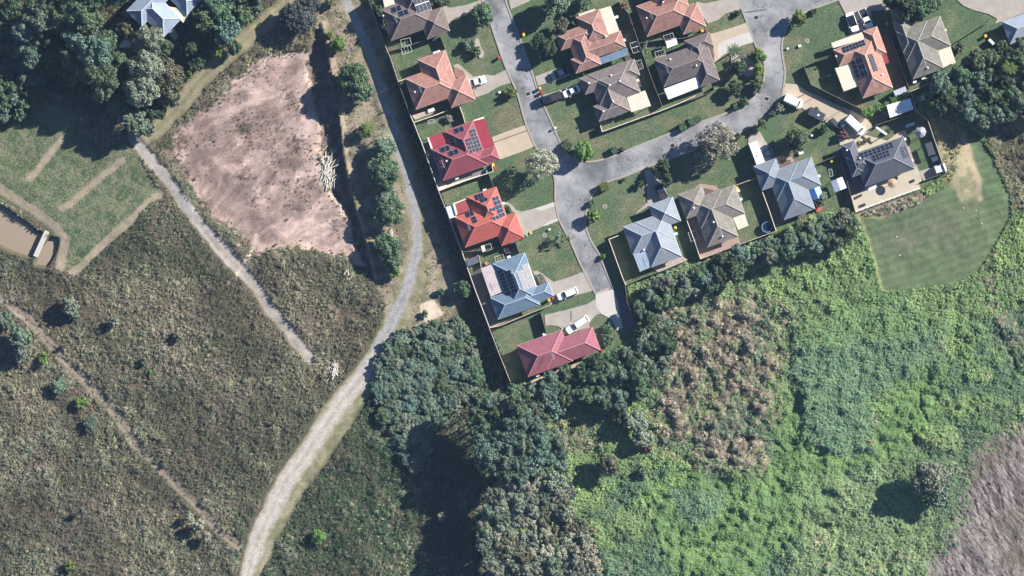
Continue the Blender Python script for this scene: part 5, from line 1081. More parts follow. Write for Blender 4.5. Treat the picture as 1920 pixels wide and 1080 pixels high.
# ------------------------------------------------------------------ timber piles and footbridge
LOGM = mat('bleached_timber', (.55, .52, .45), var=.12, scale=4)
def pile(label, c, n, spread, lmin, lmax, seed):
    r = random.Random(seed); x, y = P(*c); z = zat(*c); t = thing('timber_pile', label, 'timber pile', (x, y, z))
    for k in range(n):
        a = r.gauss(math.radians(70), .55); L_ = r.uniform(lmin, lmax)/2; ox, oy = r.gauss(0, spread[0]), r.gauss(0, spread[1]); h = .25+.9*max(0, 1-math.hypot(ox/spread[0]/2, oy/spread[1]/2))+r.random()*.2
        g = MB(); dx, dy, dz = math.cos(a)*L_, math.sin(a)*L_, r.uniform(-.15, .15); g.bar((ox-dx, oy-dy, h-dz), (ox+dx, oy+dy, h+dz), r.uniform(.07, .13), 5); g.build('log', LOGM, t)
pile('pile of bleached white timber lengths on the edge of the bare earth pan', (612, 322), 52, (1.0, 1.9), 2.2, 6.2, 3)
pile('small heap of bleached timber in the scrub beside the vehicle track', (625, 697), 14, (.6, .7), 1.2, 3.2, 5)
pile('pale fallen posts at the lower right corner of the bare earth pan', (652, 512), 5, (.5, .9), .8, 1.8, 8)
pile('pale plank heap in the shrubs beside the bend of the vehicle track', (733, 440), 6, (.3, .7), 1.0, 2.6, 9)
fb = thing('footbridge', 'narrow plank footbridge between the two muddy ponds', 'footbridge', (*P(78, 456), LOW))
a, b = Vector(P(87, 434))-Vector(P(78, 456)), Vector(P(66, 480))-Vector(P(78, 456))
for k in range(22):
    p = a+(b-a)*(k/21); g = MB(); g.box((p.x, p.y, .15), (.55, .12, .04), rz=math.atan2((b-a).y, (b-a).x)+math.pi/2); g.build('plank', LOGM, fb)
n_ = Vector((-(b-a).y, (b-a).x)).normalized()*.5
for s_ in (-1, 1): g = MB(); g.bar((*(a+n_*s_), .08), (*(b+n_*s_), .08), .07, 5); g.build('beam', LOGM, fb)

# ------------------------------------------------------------------ foliage meshes
def leaf_cloud(r, centres, radii, n, size, flat=.75, up=.35):
    """n leaf quads spread over the shells of the given lobes"""
    w = np.array(radii)**2; w = w/w.sum(); k = r.choice(len(radii), n, p=w); c = np.array(centres)[k]; R = np.array(radii)[k]
    dv = r.normal(size=(n, 3)); dv /= np.linalg.norm(dv, axis=1)[:, None]; dv[:, 2] = np.where(r.random(n) < .8, np.abs(dv[:, 2]), dv[:, 2])
    rad = R*(r.random(n)**.35)
    p = c+dv*rad[:, None]*np.array([1, 1, flat])
    nrm = dv*.8+r.normal(size=(n, 3))*.55+np.array([0, 0, up]); nrm /= np.linalg.norm(nrm, axis=1)[:, None]
    t = np.cross(nrm, r.normal(size=(n, 3))); t /= np.linalg.norm(t, axis=1)[:, None]; b = np.cross(nrm, t)
    s = size*(.6+.8*r.random(n))[:, None]; t = t*s; b = b*s*.62
    V = np.stack([p-t, p+b*.9-t*.1, p+t, p-b*.9-t*.1], 1).reshape(-1, 3); F = np.arange(4*n).reshape(n, 4)
    return V, F
def crown_lobes(r, R, H, nl, gap=.0, spread=.92):
    c = []; q = []
    for i in range(nl):
        for _ in range(30):
            a = r.random()*2*math.pi; rr = math.sqrt(r.random())*R*spread; zt = H*math.sqrt(max(0.04, 1-(rr/R)**2)); z = zt*(.62+.34*r.random())
            ok = all(math.hypot(rr*math.cos(a)-u[0], rr*math.sin(a)-u[1]) > R*.18 for u in c)
            if ok: break
        c.append((rr*math.cos(a), rr*math.sin(a), z)); q.append(R*(.15+.26*r.random()**1.3))
    return c, q
CR = {}
LEAFM = {'dark': (.065, .105, .055), 'mid': (.105, .160, .085), 'bright': (.150, .225, .060), 'grey': (.22, .25, .18), 'olive': (.150, .155, .095), 'teal': (.125, .195, .145), 'pale': (.34, .335, .24), 'purple': (.20, .10, .12), 'sage': (.150, .205, .140), 'casuarina': (.075, .088, .085)}
for k, c_ in LEAFM.items(): mat_leaf('leaf_'+k, c_)
BARK = mat('bark', (.20, .16, .125), var=.2, scale=5); PALEBARK = mat('pale_bark', (.50, .46, .41), var=.15, scale=4)
def crown(size, v, col, style='full'):
    key = (size, v, col, style)
    if key in CR: return CR[key]
    r = np.random.default_rng(hash((size, v, style)) % 99991 if False else (size*100+v*7+len(style)))
    R = (1.2, 2.6, 4.4)[size]
    nl, n, ls = {0: (9, 900, .17), 1: (22, 2600, .24), 2: (46, 6200, .30)}[size]
    if style == 'sparse': nl = int(nl*.8); n = int(n*.42); ls *= .8
    c, q = crown_lobes(r, R, R*.85, nl)
    if style == 'sparse': q = [x*.8 for x in q]
    V, F = leaf_cloud(r, c, q, n, ls)
    if style != 'sparse':
        c2, q2 = [(0, 0, R*.25)], [R*.82]; V2, F2 = leaf_cloud(r, c2, q2, n//3, ls*1.2, flat=.55); F2 = F2+len(V); V = np.concatenate([V, V2]); F = np.concatenate([F, F2])
    me = mesh_np('crown', V, F, None, MATS['leaf_'+col]); CR[key] = (me, c); return CR[key]
TRK = {}
def trunk(size, v, style, lobes):
    key = (size, v, style)
    if key in TRK: return TRK[key]
    R = (1.2, 2.6, 4.4)[size]; m_ = MB(); H0 = (.5, 1.4, 2.8)[size]; tr = (.06, .14, .26)[size]
    m_.bar((0, 0, -.4), (0, 0, H0), tr, 7, r2=tr*.75)
    for k, c in enumerate(lobes[:(5, 8, 12)[size] if style == 'full' else 22]):
        mid = (c[0]*.45, c[1]*.45, H0+c[2]*.35); m_.bar((0, 0, H0*.8), mid, tr*.5, 5, r2=tr*.3); m_.bar(mid, (c[0]*1.02, c[1]*1.02, H0*.9+c[2]*.9), tr*.3, 4, r2=tr*.08)
    TRK[key] = (m_.mesh('trunk', PALEBARK if style == 'sparse' else BARK), H0); return TRK[key]
vcount = [0]
def tree(px, py, r, col, h, label, group=None, style='full', name='tree', cat='tree', squash=None):
    """r crown radius in photo pixels, h total height in metres"""
    R = r*S; size = 0 if R < 1.7 else (1 if R < 3.3 else 2); vcount[0] += 1; v = (vcount[0]*7) % 3
    me, lobes = crown(size, v, col, style); tm, H0 = trunk(size, v, style, lobes); Rm = (1.2, 2.6, 4.4)[size]; k = R/Rm
    x, y = P(px, py); z = zat(px, py)-.05; rz = (vcount[0]*2.399) % 6.28
    ch = Rm*.98; hk = max(.35, h-H0*k*.8)/ch if h > 1 else .5
    hk = min(hk, k*1.5); base = max(.05, h-ch*hk)
    t = thing(name, label, cat, (x, y, z), rz, group)
    link('crown', me, t, (0, 0, base), 0, (k*(squash or 1), k, hk))
    link('trunk', tm, t, (0, 0, 0), 0, (k, k, (base+ch*hk*.45)/(H0+Rm*.4)))
    return t

# named garden and street trees
GT = [(903, 29, 22, 'mid', 4.8, 'rounded green street tree on the verge at the top of the left street'), (893, 96, 11, 'mid', 2.2, 'low green shrub at the gravel garden bed'), (880, 82, 13, 'sage', 2.4, 'soft green shrub above the gravel garden bed'), (958, 176, 12, 'bright', 2.6, 'small yellow-green tree by the kerb on the brown lawn'),
      (813, 12, 12, 'olive', 2.2, 'olive shrub beside the framed panels of the brown house'), (830, 2, 14, 'mid', 3.2, 'green tree cut by the top edge above the first driveway'),
      (1048, 5, 24, 'sage', 7, 'tall loose tree above the salmon house with the long patio'), (1092, 5, 16, 'mid', 4, 'green tree at the top edge beside the loose tall tree'), (1052, 50, 15, 'olive', 4.5, 'olive garden tree against the north wall of the patio house'), (1029, 92, 17, 'dark', 4.5, 'dark rounded tree in front of the patio house'), (1075, 40, 12, 'mid', 3, 'green shrub at the corner of the patio house'),
      (1013, 78, 14, 'dark', 4, 'dark tree nearest the left street in front of the patio house'), (1169, 12, 9, 'purple', 2.4, 'pinkish flowering shrub near the top fence'), (1182, 42, 8, 'purple', 2, 'small pinkish shrub against the fence of the patio house'), (1212, 88, 12, 'sage', 2.8, 'feathery tree beside the double clothes line'), (1205, 110, 8, 'mid', 1.6, 'small green shrub below the double clothes line'),
      (1421, 105, 14, 'bright', 3.2, 'bright green tree at the outer edge of the palm garden'), (1423, 130, 12, 'bright', 3, 'bright green tree just below the first one in the palm garden'), (1418, 160, 13, 'mid', 3, 'green shrub at the lower kerb of the palm garden'), (1383, 128, 15, 'dark', 4, 'dark purple-green tree in the middle of the palm garden'), (1378, 165, 14, 'dark', 3.6, 'dark tree at the lower end of the palm garden'), (1394, 192, 9, 'dark', 2.2, 'dark shrub at the kerb below the palm garden'),
      (1497, 36, 15, 'bright', 4.2, 'round bright tree at the top corner of the big lawn'), (1525, 22, 7, 'dark', 1.4, 'small clipped dark bush on the top verge'), (1382, 26, 7, 'dark', 1.4, 'small dark clipped bush on the verge strip by the wide driveway'),
      (1700, 12, 26, 'dark', 7, 'large dark tree at the top edge between the two right-hand houses'), (1730, 14, 22, 'mid', 6.2, 'green tree at the top edge over the olive-grey house driveway'), (1672, 4, 16, 'dark', 5, 'dark tree at the top edge by the white utility'), (1752, 8, 13, 'mid', 3.6, 'lighter green tree at the right of the dark top tree'), (1705, 36, 10, 'olive', 2, 'olive shrub at the north wall of the olive-grey house'),
      (1095, 285, 19, 'bright', 4.6, 'rounded bright tree at the inside corner of the junction'), (1015, 308, 30, 'pale', 8, 'large pale sparse gum tree leaning over the left street'), (1345, 268, 37, 'pale', 8.5, 'large pale spreading gum tree over the curved street'), (1324, 285, 22, 'grey', 6, 'grey-green lower crown beside the large spreading gum'), (1242, 312, 14, 'dark', 4, 'dark tree in the shade above the pale blue house drive'), (1250, 338, 13, 'dark', 3.5, 'second dark tree beside the dark utility'),
      (1460, 202, 10, 'grey', 2.2, 'pale shrub with reddish flowers at the bend kerb'), (1448, 215, 7, 'mid', 2, 'small tree on the lower verge of the bend'), (1429, 232, 10, 'mid', 3, 'thin tree above the pink driveway of the grey-blue house'), (1491, 263, 22, 'mid', 5, 'round green tree in the lawn below the curved driveway'), (1384, 256, 7, 'mid', 1.5, 'clipped bush below the spreading gum by the pink driveway'), (1404, 246, 4, 'dark', 1, 'tiny round bush at the top of the pink driveway'),
      (1581, 254, 10, 'purple', 2.3, 'dark purple shrub beside the small dinghy'), (1113, 405, 13, 'bright', 3.2, 'bright tree at the kerb of the corner lawn'), (1109, 380, 7, 'mid', 1.6, 'small bush above the bright kerb tree'), (1131, 481, 6, 'bright', 1.5, 'small yellow-green bush at the lower kerb by the side lawn'), (1047, 446, 13, 'sage', 3.4, 'pale feathery shrub on the lawn by the lower street'), (1064, 447, 9, 'bright', 2.5, 'bright cycad at the kerb next to the feathery shrub'),
      (952, 394, 8, 'dark', 1.6, 'dark ball-clipped shrub beside the orange-red house'), (1050, 525, 1, 'mid', .5, 'tiny plant at the slate-blue drive'), (1012, 521, 9, 'grey', 1.4, 'grey-purple shrub in the mulch bed of the slate-blue house'), (1138, 617, 12, 'mid', 1.7, 'upper leafy half of the oval island bed at the end of the street'), (1140, 635, 13, 'mid', 1.7, 'lower leafy half of the oval island bed at the end of the street'), (940, 687, 9, 'bright', 2.6, 'small bright tree on the west fence by the pink-roofed house'), (925, 635, 5, 'sage', 1.6, 'small shrub on the west fence at the back lawn'),
      (1200, 345, 8, 'dark', 2, 'dark bush in the tree shade beside the corner lawn drive'), (1170, 337, 4, 'mid', 1, 'tiny verge bush on the north kerb of the corner lawn'), (1530, 210, 9, 'dark', 2, 'dark shrub beside the flat trailer'), (1544, 242, 9, 'dark', 2.2, 'dark shrub below the flat trailer'), (1664, 247, 6, 'mid', 1.4, 'small round shrub by the narrow white roof'), (842, 222, 8, 'grey', 1.4, 'grey spiky shrub in the back yard of the dark red house'),
      (1535, 372, 15, 'sage', 3, 'green shrub at the lawn edge below the grey-blue house'), (1800, 90, 10, 'olive', 2.4, 'small olive shrub near the kennel')]
for i, (x, y, r, c, h, lab) in enumerate(GT):
    if r < 3: continue
    st = 'sparse' if ('gum' in lab and c == 'pale') or 'feathery' in lab else 'full'
    bush = 'shrub' in lab or 'bush' in lab or h < 2
    tree(x, y, r, c, h, lab, None, st, 'shrub' if bush else 'tree', 'shrub' if bush else 'tree')
# clipped box hedges along the kerbs
def hedge(label, quad, h, col='mid'):
    w = [P(*p) for p in quad]; c = (sum(p[0] for p in w)/len(w), sum(p[1] for p in w)/len(w)); t = thing('clipped_hedge', label, 'hedge', (*c, -.05))
    a = Vector(w[1])-Vector(w[0]); b = Vector(w[3])-Vector(w[0]); r = np.random.default_rng(int(abs(c[0]*13+c[1]*7))); n = int(a.length*b.length*170+120)
    s_ = r.random((n, 3)); top = r.random(n) < .6; s_[:, 2] = np.where(top, 1, s_[:, 2]); side = ~top & (r.random(n) < .5); s_[:, 0] = np.where(side, np.round(s_[:, 0]), s_[:, 0]); s2 = ~top & ~side; s_[:, 1] = np.where(s2, np.round(s_[:, 1]), s_[:, 1])
    p = np.zeros((n, 3)); p[:, :2] = (np.array(w[0])-np.array(c))+s_[:, :1]*np.array(a)+s_[:, 1:2]*np.array(b); p[:, 2] = s_[:, 2]*h+r.normal(size=n)*.05
    nr = r.normal(size=(n, 3))*.6; nr[:, 2] += np.where(top, 1.2, .2); nr /= np.linalg.norm(nr, axis=1)[:, None]; tt = np.cross(nr, r.normal(size=(n, 3))); tt /= np.linalg.norm(tt, axis=1)[:, None]; bb_ = np.cross(nr, tt); sz = .13
    V = np.stack([p-tt*sz, p+bb_*sz*.7, p+tt*sz, p-bb_*sz*.7], 1).reshape(-1, 3); link('leaves', mesh_np('hedge_leaves', V, np.arange(4*n).reshape(n, 4), None, MATS['leaf_'+col]), t)
    g = MB(); cc = [((p_[0]-c[0])*.9, (p_[1]-c[1])*.9) for p_ in w[:4]]; g.prism(cc, 0, h*.93); g.build('branch_core', mat('hedge_core', (.03, .04, .02)), t)
def qd(cx, cy, w, h, deg=20):
    a = math.radians(-deg); return [(cx+math.cos(a)*x-math.sin(a)*y, cy+math.sin(a)*x+math.cos(a)*y) for x, y in ((-w, -h), (w, -h), (w, h), (-w, h))]
hedge('large square clipped hedge at the left kerb of the junction corner', qd(1063, 272, 8, 8, -40), 1.4); hedge('small square clipped hedge on the north kerb near the junction', qd(1152, 281, 6, 6), 1.3); hedge('tiny clipped box right of the small square hedge', qd(1168, 279, 4, 4, 45), .9, 'olive')
hedge('left block of the row of three clipped hedges on the curved street', qd(1280, 238, 6, 7), 1.5); hedge('middle block of the row of three clipped hedges', qd(1297, 228, 6, 7), 1.5); hedge('right block of the row of three clipped hedges', qd(1308, 223, 6, 6), 1.3)
hedge('square clipped hedge on the corner lawn at the top kerb', qd(1133, 350, 8, 7), 1.5, 'bright'); hedge('clipped hedge block in the shade of the bend below the palms', qd(1381, 199, 5, 5), 1.2)
def hedgerow(label, pts, w, h, col):
    for i in range(1): pass
    pp = [P(*p) for p in pts]; t = thing('leafy_hedge', label, 'hedge', (*pp[0], -.05)); r = np.random.default_rng(4)
    cs, qs = [], []
    for i in range(len(pp)-1):
        a, b = Vector(pp[i])-Vector(pp[0]), Vector(pp[i+1])-Vector(pp[0])
        for k in range(int((b-a).length/.7)):
            p = a+(b-a)*(k/max(1, int((b-a).length/.7))); cs.append((p.x+r.normal()*w*.3, p.y+r.normal()*w*.3, h*.7)); qs.append(w*(.5+.3*r.random()))
    V, F = leaf_cloud(r, cs, qs, 130*len(cs), .17); link('leaves', mesh_np('hedge_leaves', V, F, None, MATS['leaf_'+col]), t)
    g = MB()
    for c_ in cs[::2]: g.bar((c_[0], c_[1], 0), (c_[0], c_[1], h*.7), .03, 4)
    g.build('stems', BARK, t)
hedgerow('long pale green leafy hedge above the white shed', ZS((340, 270), (430, 240), (560, 195), (680, 130), (790, 100)), 1.3, 2.2, 'bright')
hedgerow('low dark strip hedge beside the drive of the charcoal house', ZS((275, 585), (400, 540)), .7, 1.2, 'olive')

# palms and yuccas
def palm(label, c, r, h, n, col, deg=0, sub='palm_tree', width=.30, droop=.55, seed=1):
    rr = random.Random(seed); x, y = P(*c); t = thing(sub, label, 'palm', (x, y, zat(*c))); R = r*S
    g = MB(); g.bar((0, 0, -.1), (0, 0, h), .17, 8, r2=.12); g.build('trunk', BARK, t)
    for k in range(n):
        a = 2*math.pi*k/n+rr.uniform(-.15, .15); L_ = R*rr.uniform(.85, 1.08); m_ = MB(); lift = rr.uniform(.1, .5); N_ = 9; prev = None; px_ = []
        for i in range(N_+1):
            s_ = i/N_; px_.append((math.cos(a)*L_*s_, math.sin(a)*L_*s_, h+lift*math.sin(s_*2.2)*L_*.5-droop*L_*s_*s_*.7))
        for i in range(N_): m_.bar(px_[i], px_[i+1], .03, 3)
        side = Vector((-math.sin(a), math.cos(a), 0))
        for i in range(1, N_+1):
            wd = width*L_*math.sin(min(1, .25+i/N_)*math.pi*.86)
            for s2 in (-1, 1):
                for q in (0, .5):
                    i2 = min(i, N_-1); b0 = Vector(px_[i2]).lerp(Vector(px_[i2+1]), q); b1 = b0+Vector((math.cos(a), math.sin(a), 0))*.1; tip = b0+side*s2*wd+Vector((math.cos(a), math.sin(a), 0))*wd*.55+Vector((0, 0, -.25*wd))
                    m_.poly([b0, b1, tip])
        m_.build('frond', MATS['leaf_'+col], t)
palm('tall feather palm at the top of the round palm garden', ZC((1165, 520))[0], 15, 4.6, 13, 'mid', seed=2)
palm('yellow-green palm in the palm garden beside the kerb', ZC((1250, 560))[0], 10, 2.4, 10, 'olive', seed=3)
palm('tall yucca-like palm beside the driveway near the top right corner', (1848, 45), 15, 6.0, 9, 'sage', width=.12, seed=4)
palm('large fan palm emerging from the forest at the right', (1888, 128), 17, 8.2, 12, 'bright', seed=5)
palm('pale cream-tipped palm on the east edge of the scrub strip', (716, 256), 18, 3.0, 18, 'pale', width=.24, seed=6)
palm('green palm beside the cream-tipped palm on the scrub strip', (690, 238), 19, 3.0, 15, 'bright', width=.18, seed=7)
palm('pale palm among the dark trees beside the grass track', (222, 202), 18, 5.5, 12, 'sage', seed=8)
palm('leaning palm high above the trees at the top left', (128, 60), 12, 6.5, 9, 'sage', seed=10)
palm('spiky grass palm in front of the feathery shrub', (1030, 455), 14, 1.0, 14, 'sage', width=.08, seed=11)

# trees in the open country, placed one by one
WT_ = [(75, 30, 26, 'sage', 9.5, 'tall pale green tree at the top left corner'), (45, 60, 18, 'teal', 8, 'blue-green tree left of the tall pale tree'), (112, 35, 22, 'mid', 9, 'green tree right of the tall pale tree'), (145, 18, 25, 'mid', 10, 'green tree at the top edge near the light blue house'), (170, 45, 22, 'mid', 9.5, 'large green tree west of the light blue house'), (148, 75, 22, 'teal', 9, 'blue-green tree in the dark grove'),
       (182, 98, 26, 'teal', 10.5, 'tallest bright-topped tree of the dark grove'), (205, 82, 18, 'mid', 9, 'bright green tree above the greenhouse roof'), (178, 132, 23, 'mid', 9.5, 'green tree in the centre of the dark grove'), (205, 150, 20, 'mid', 8.5, 'dark green tree in the east of the dark grove'), (196, 170, 18, 'sage', 7.5, 'sage green tree at the south of the dark grove'), (132, 105, 16, 'mid', 8, 'green tree at the west edge of the dark grove'), (140, 120, 14, 'sage', 7, 'small sage tree at the west edge of the dark grove'),
       (235, 56, 17, 'olive', 4.2, 'round olive tree in the yard of the light blue house'), (280, 78, 24, 'grey', 6.5, 'grey-green tree below the light blue house'), (309, 92, 14, 'mid', 5.5, 'dark green tree over the grey-green tree'), (262, 84, 14, 'pale', 5.5, 'pale tree left of the grey-green tree'), (275, 130, 25, 'grey', 9, 'grey gum crown above the grass track'), (268, 172, 25, 'grey', 9.2, 'lower grey gum crown near the grass track'), (310, 150, 27, 'olive', 7, 'smooth olive tree beside the grass track'), (318, 178, 22, 'olive', 5.5, 'low olive tree at the bend of the grass track'),
       (250, 225, 22, 'sage', 6.5, 'sage tree at the junction of grass track and gravel path'), (272, 240, 18, 'sage', 5, 'lower sage tree at the junction of the paths'), (238, 190, 17, 'dark', 6, 'dark tree between the gum and the sage tree'), (292, 210, 18, 'dark', 5, 'dark shrub tree above the path junction'),
       (388, 38, 26, 'mid', 7, 'green tree right of the light blue house'), (376, 45, 13, 'bright', 4, 'bright young tree beside the light blue house patio'), (425, 60, 26, 'teal', 7.5, 'large blue-green tree above the grass track'), (415, 22, 24, 'mid', 7, 'green tree at the top edge near the grass track'), (455, 30, 20, 'mid', 6, 'green tree at the end of the grove by the grass track'), (478, 12, 16, 'sage', 4.5, 'small sage tree at the top of the grass track'), (440, 88, 15, 'mid', 4.2, 'green shrub tree at the edge of the grass track'), (405, 98, 13, 'bright', 3.4, 'bright bush at the edge of the grass track'), (352, 140, 11, 'bright', 2.6, 'yellow-green bush beside the grass track'), (335, 152, 9, 'mid', 2.4, 'small green bush beside the grass track'), (355, 90, 18, 'dark', 4, 'dark tree in the shade below the light blue house'), (370, 118, 16, 'dark', 3.5, 'second dark tree in the shade below the light blue house'),
       (558, 32, 30, 'casuarina', 5.5, 'dark wispy tree at the head of the bare earth pan'), (578, 10, 20, 'casuarina', 4.5, 'dark wispy tree at the top edge above the pan'), (620, 4, 10, 'olive', 2.4, 'small olive tree at the top edge beside the vehicle track'), (618, 66, 7, 'bright', 1.6, 'small bright bush left of the lime green bush'), (634, 84, 15, 'bright', 3, 'lime green bush on the strip beside the vehicle track'), (663, 148, 24, 'mid', 5.2, 'round dark-green tree beside the vehicle track'), (676, 172, 19, 'mid', 4.4, 'lower crown beside the round dark-green tree'), (645, 160, 14, 'dark', 3.2, 'dark shrub against the round dark-green tree'),
       (681, 248, 12, 'mid', 2.4, 'low green shrub below the green palm'), (722, 280, 18, 'sage', 3.4, 'upper shrub in the hedge-like row by the track'), (720, 318, 24, 'mid', 4.0, 'rounded shrub tree in the row by the track'), (724, 340, 18, 'mid', 3.4, 'shrub below the rounded shrub tree by the track'), (726, 372, 18, 'sage', 3.2, 'sage shrub in the row by the track'), (730, 395, 24, 'mid', 3.8, 'broad green shrub at the lower end of the row by the track'), (712, 402, 14, 'mid', 3, 'green shrub left of the broad one'), (728, 462, 22, 'mid', 3.6, 'dark green shrub below the plank heap'), (735, 490, 16, 'mid', 3.0, 'shrub at the lower end of the dark ditch'), (740, 510, 11, 'bright', 2.0, 'small bright shrub at the tail of the ditch'),
       (868, 540, 17, 'mid', 3.4, 'lone green tree in the shade behind the slate-blue house'), (826, 548, 8, 'mid', 1.8, 'small dark shrub above the sand patch'), (797, 588, 7, 'mid', 1.5, 'tiny shrub on the sand patch'), (710, 20, 9, 'mid', 3, 'thin shrub by the west fence at the top'), (724, 48, 9, 'mid', 2.6, 'leafy shrub on the retaining wall at the top'),
       (132, 572, 17, 'grey', 4.4, 'grey rounded tree with a long shadow in the western scrub'), (137, 588, 12, 'sage', 3, 'sage shrub below the grey rounded tree'), (215, 603, 11, 'grey', 3.2, 'small grey tree right of the grey rounded tree'), (8, 600, 18, 'sage', 3.8, 'sage tree cut by the left edge'), (38, 636, 21, 'sage', 4.6, 'large sage tree near the left edge beside the wheel track'), (42, 662, 18, 'grey', 4, 'grey-green lower crown near the left edge'), (80, 673, 12, 'bright', 2.6, 'lime green bush beside the wheel track'), (110, 725, 15, 'sage', 2.6, 'sage bush beside the wheel track'), (151, 754, 13, 'bright', 2.0, 'bright bush below the sage bush'), (169, 795, 14, 'sage', 2.0, 'pale bush at the lower wheel track'),
       (332, 632, 10, 'olive', 2.2, 'small dark shrub in the centre of the western scrub'), (268, 678, 8, 'sage', 1.8, 'low sage shrub in the western scrub'), (278, 698, 7, 'bright', 1.4, 'tiny yellow shrub in the western scrub'), (130, 1062, 12, 'bright', 2.2, 'bright bush at the bottom left'), (155, 958, 7, 'grey', 3.2, 'thin grey sapling with a narrow shadow at the bottom left'), (130, 642, 6, 'grey', 2.6, 'thin sapling beside the wheel track'),
       (355, 968, 9, 'pale', 3.2, 'small pale tree beside the lower wheel track'), (372, 985, 13, 'pale', 4.0, 'pale yellow tree at the lower wheel track'), (388, 1005, 10, 'pale', 3.4, 'lower pale tree at the wheel track end'), (596, 1006, 14, 'bright', 2.4, 'lone bright bush on the lower slope'),
       (1742, 900, 33, 'grey', 8.8, 'large grey-green lone tree with a big shadow in the wetland'), (1758, 926, 22, 'sage', 6, 'lower skirt of foliage beside the large lone tree'), (1142, 872, 19, 'olive', 6, 'olive tree with a long shadow in the lower wetland'), (1130, 855, 10, 'olive', 4.5, 'top branch crown of the olive wetland tree'), (1190, 790, 22, 'grey', 6, 'grey-green tree in the wetland east of the timber stack'), (1204, 822, 20, 'grey', 5, 'grey tree below the wetland grey-green tree'), (1215, 838, 10, 'purple', 2.2, 'dark purplish shrub at the foot of the grey tree'), (1165, 785, 16, 'dark', 4, 'dark tree left of the wetland grey-green tree'),
       (1203, 888, 13, 'mid', 2.6, 'green shrub right of the olive wetland tree'), (828, 968, 9, 'pale', 3.4, 'small brownish tree in the deep shade at the bottom'), (992, 750, 11, 'grey', 3.5, 'grey rounded shrub below the pink-roofed house'), (1008, 855, 14, 'dark', 8, 'dark conifer-like crown in the big grove'), (1058, 925, 21, 'casuarina', 6.5, 'dark blue-grey tree at the edge of the bottom grove')]
for (x, y, r, c, h, lab) in WT_:
    if 640 < x < 745 and y < 520: h *= 1.3; r *= 1.15
    if x < 330 and y < 260 and h > 5: h *= 1.3; r *= 1.18
    bush = 'shrub' in lab.split() or 'bush' in lab.split()
    sm = c in ('casuarina',)
    tree(x, y, r, c, h, lab, None, 'full', 'shrub' if bush else 'tree', 'shrub' if bush else 'tree')

ORD = ['leftmost', 'second', 'third', 'fourth', 'fifth', 'sixth', 'seventh', 'eighth', 'ninth', 'tenth', 'eleventh', 'twelfth', 'thirteenth', 'fourteenth', 'fifteenth', 'sixteenth', 'seventeenth', 'eighteenth', 'nineteenth', 'twentieth']
ORD_T = [f'{t_}-{o_}' for t_ in ('sixty', 'seventy', 'eighty', 'ninety') for o_ in ('first', 'second', 'third', 'fourth', 'fifth', 'sixth', 'seventh', 'eighth', 'ninth')]
ORD += ['twenty-'+o for o in ('first', 'second', 'third', 'fourth', 'fifth', 'sixth', 'seventh', 'eighth', 'ninth')]+['thirtieth']+['thirty-'+o for o in ('first', 'second', 'third', 'fourth', 'fifth', 'sixth', 'seventh', 'eighth', 'ninth')]+['fortieth']+['forty-'+o for o in ('first', 'second', 'third', 'fourth', 'fifth', 'sixth', 'seventh', 'eighth', 'ninth')]+['fiftieth']+['fifty-'+o for o in ('first', 'second', 'third', 'fourth', 'fifth', 'sixth', 'seventh', 'eighth', 'ninth')]
ORD += ORD_T[:0]; ORD += ['sixtieth']+ORD_T[:9]+['seventieth']+ORD_T[9:18]+['eightieth']+ORD_T[18:27]+['ninetieth']+ORD_T[27:]
CN = {'dark': 'dark green', 'mid': 'mid green', 'bright': 'bright green', 'grey': 'grey-green', 'olive': 'olive', 'teal': 'blue-green', 'pale': 'pale straw', 'sage': 'sage green', 'casuarina': 'dark grey', 'purple': 'purplish'}
BELTS = []
def belt(poly, rmin, rmax, hmin, hmax, cols, where, group, seed, n=400, avoid=0.62, kind='tree'):
    r = random.Random(seed); xs = [p[0] for p in poly]; ys = [p[1] for p in poly]; got = []
    for _ in range(n*6):
        x, y = r.uniform(min(xs), max(xs)), r.uniform(min(ys), max(ys))
        if not bool(inside(np.array([x]), np.array([y]), poly)[0]): continue
        q = r.random(); rad = rmin+(rmax-rmin)*q
        if any(math.hypot(x-a, y-b) < (rad+c_)*avoid for a, b, c_, *_ in got): continue
        got.append((x, y, rad, r.choice(cols), hmin+(hmax-hmin)*(q*.6+r.random()*.4)))
        if len(got) >= n: break
    BELTS.append((where, group, kind, got))
def plant_belt(where, group, kind, got):
    bycol = {}
    for g in sorted(got): bycol.setdefault(g[3], []).append(g)
    for c_, l in bycol.items():
        for i, (x, y, rad, cc, h) in enumerate(l):
            o = 'only' if len(l) == 1 else ORD[min(i, len(ORD)-1)]
            lab = f'{o} {CN[cc]} {kind}{" from the left" if 0 < i else ""} {where}'
            tree(x, y, rad, cc, h, lab, group, 'full', kind, kind)
belt([(1194, 570), (1202, 554), (1292, 508), (1316, 498), (1458, 446), (1530, 405), (1596, 400), (1606, 430), (1590, 450), (1500, 470), (1430, 490), (1380, 520), (1300, 548), (1230, 585), (1224, 606), (1208, 596)], 10, 19, 3.4, 6.6, ['mid', 'dark', 'mid', 'sage', 'grey', 'mid', 'teal'], 'in the belt behind the south fences', 'trees in the belt behind the south fences', 12, avoid=.52)
belt([(1220, 606), (1240, 590), (1260, 640), (1245, 690), (1215, 720), (1185, 690), (1200, 640)], 10, 17, 3, 5.5, ['mid', 'grey', 'dark', 'sage'], 'between the street end and the wetland', 'trees between the street end and the wetland', 13)
belt([(962, 730), (1005, 720), (1140, 668), (1170, 652), (1195, 680), (1198, 735), (1150, 765), (1115, 745), (1060, 750), (1030, 775), (985, 790), (960, 760)], 11, 22, 4, 7.5, ['mid', 'dark', 'sage', 'mid', 'teal'], 'in the grove below the pink-roofed house', 'trees in the grove below the pink-roofed house', 14, avoid=.5)
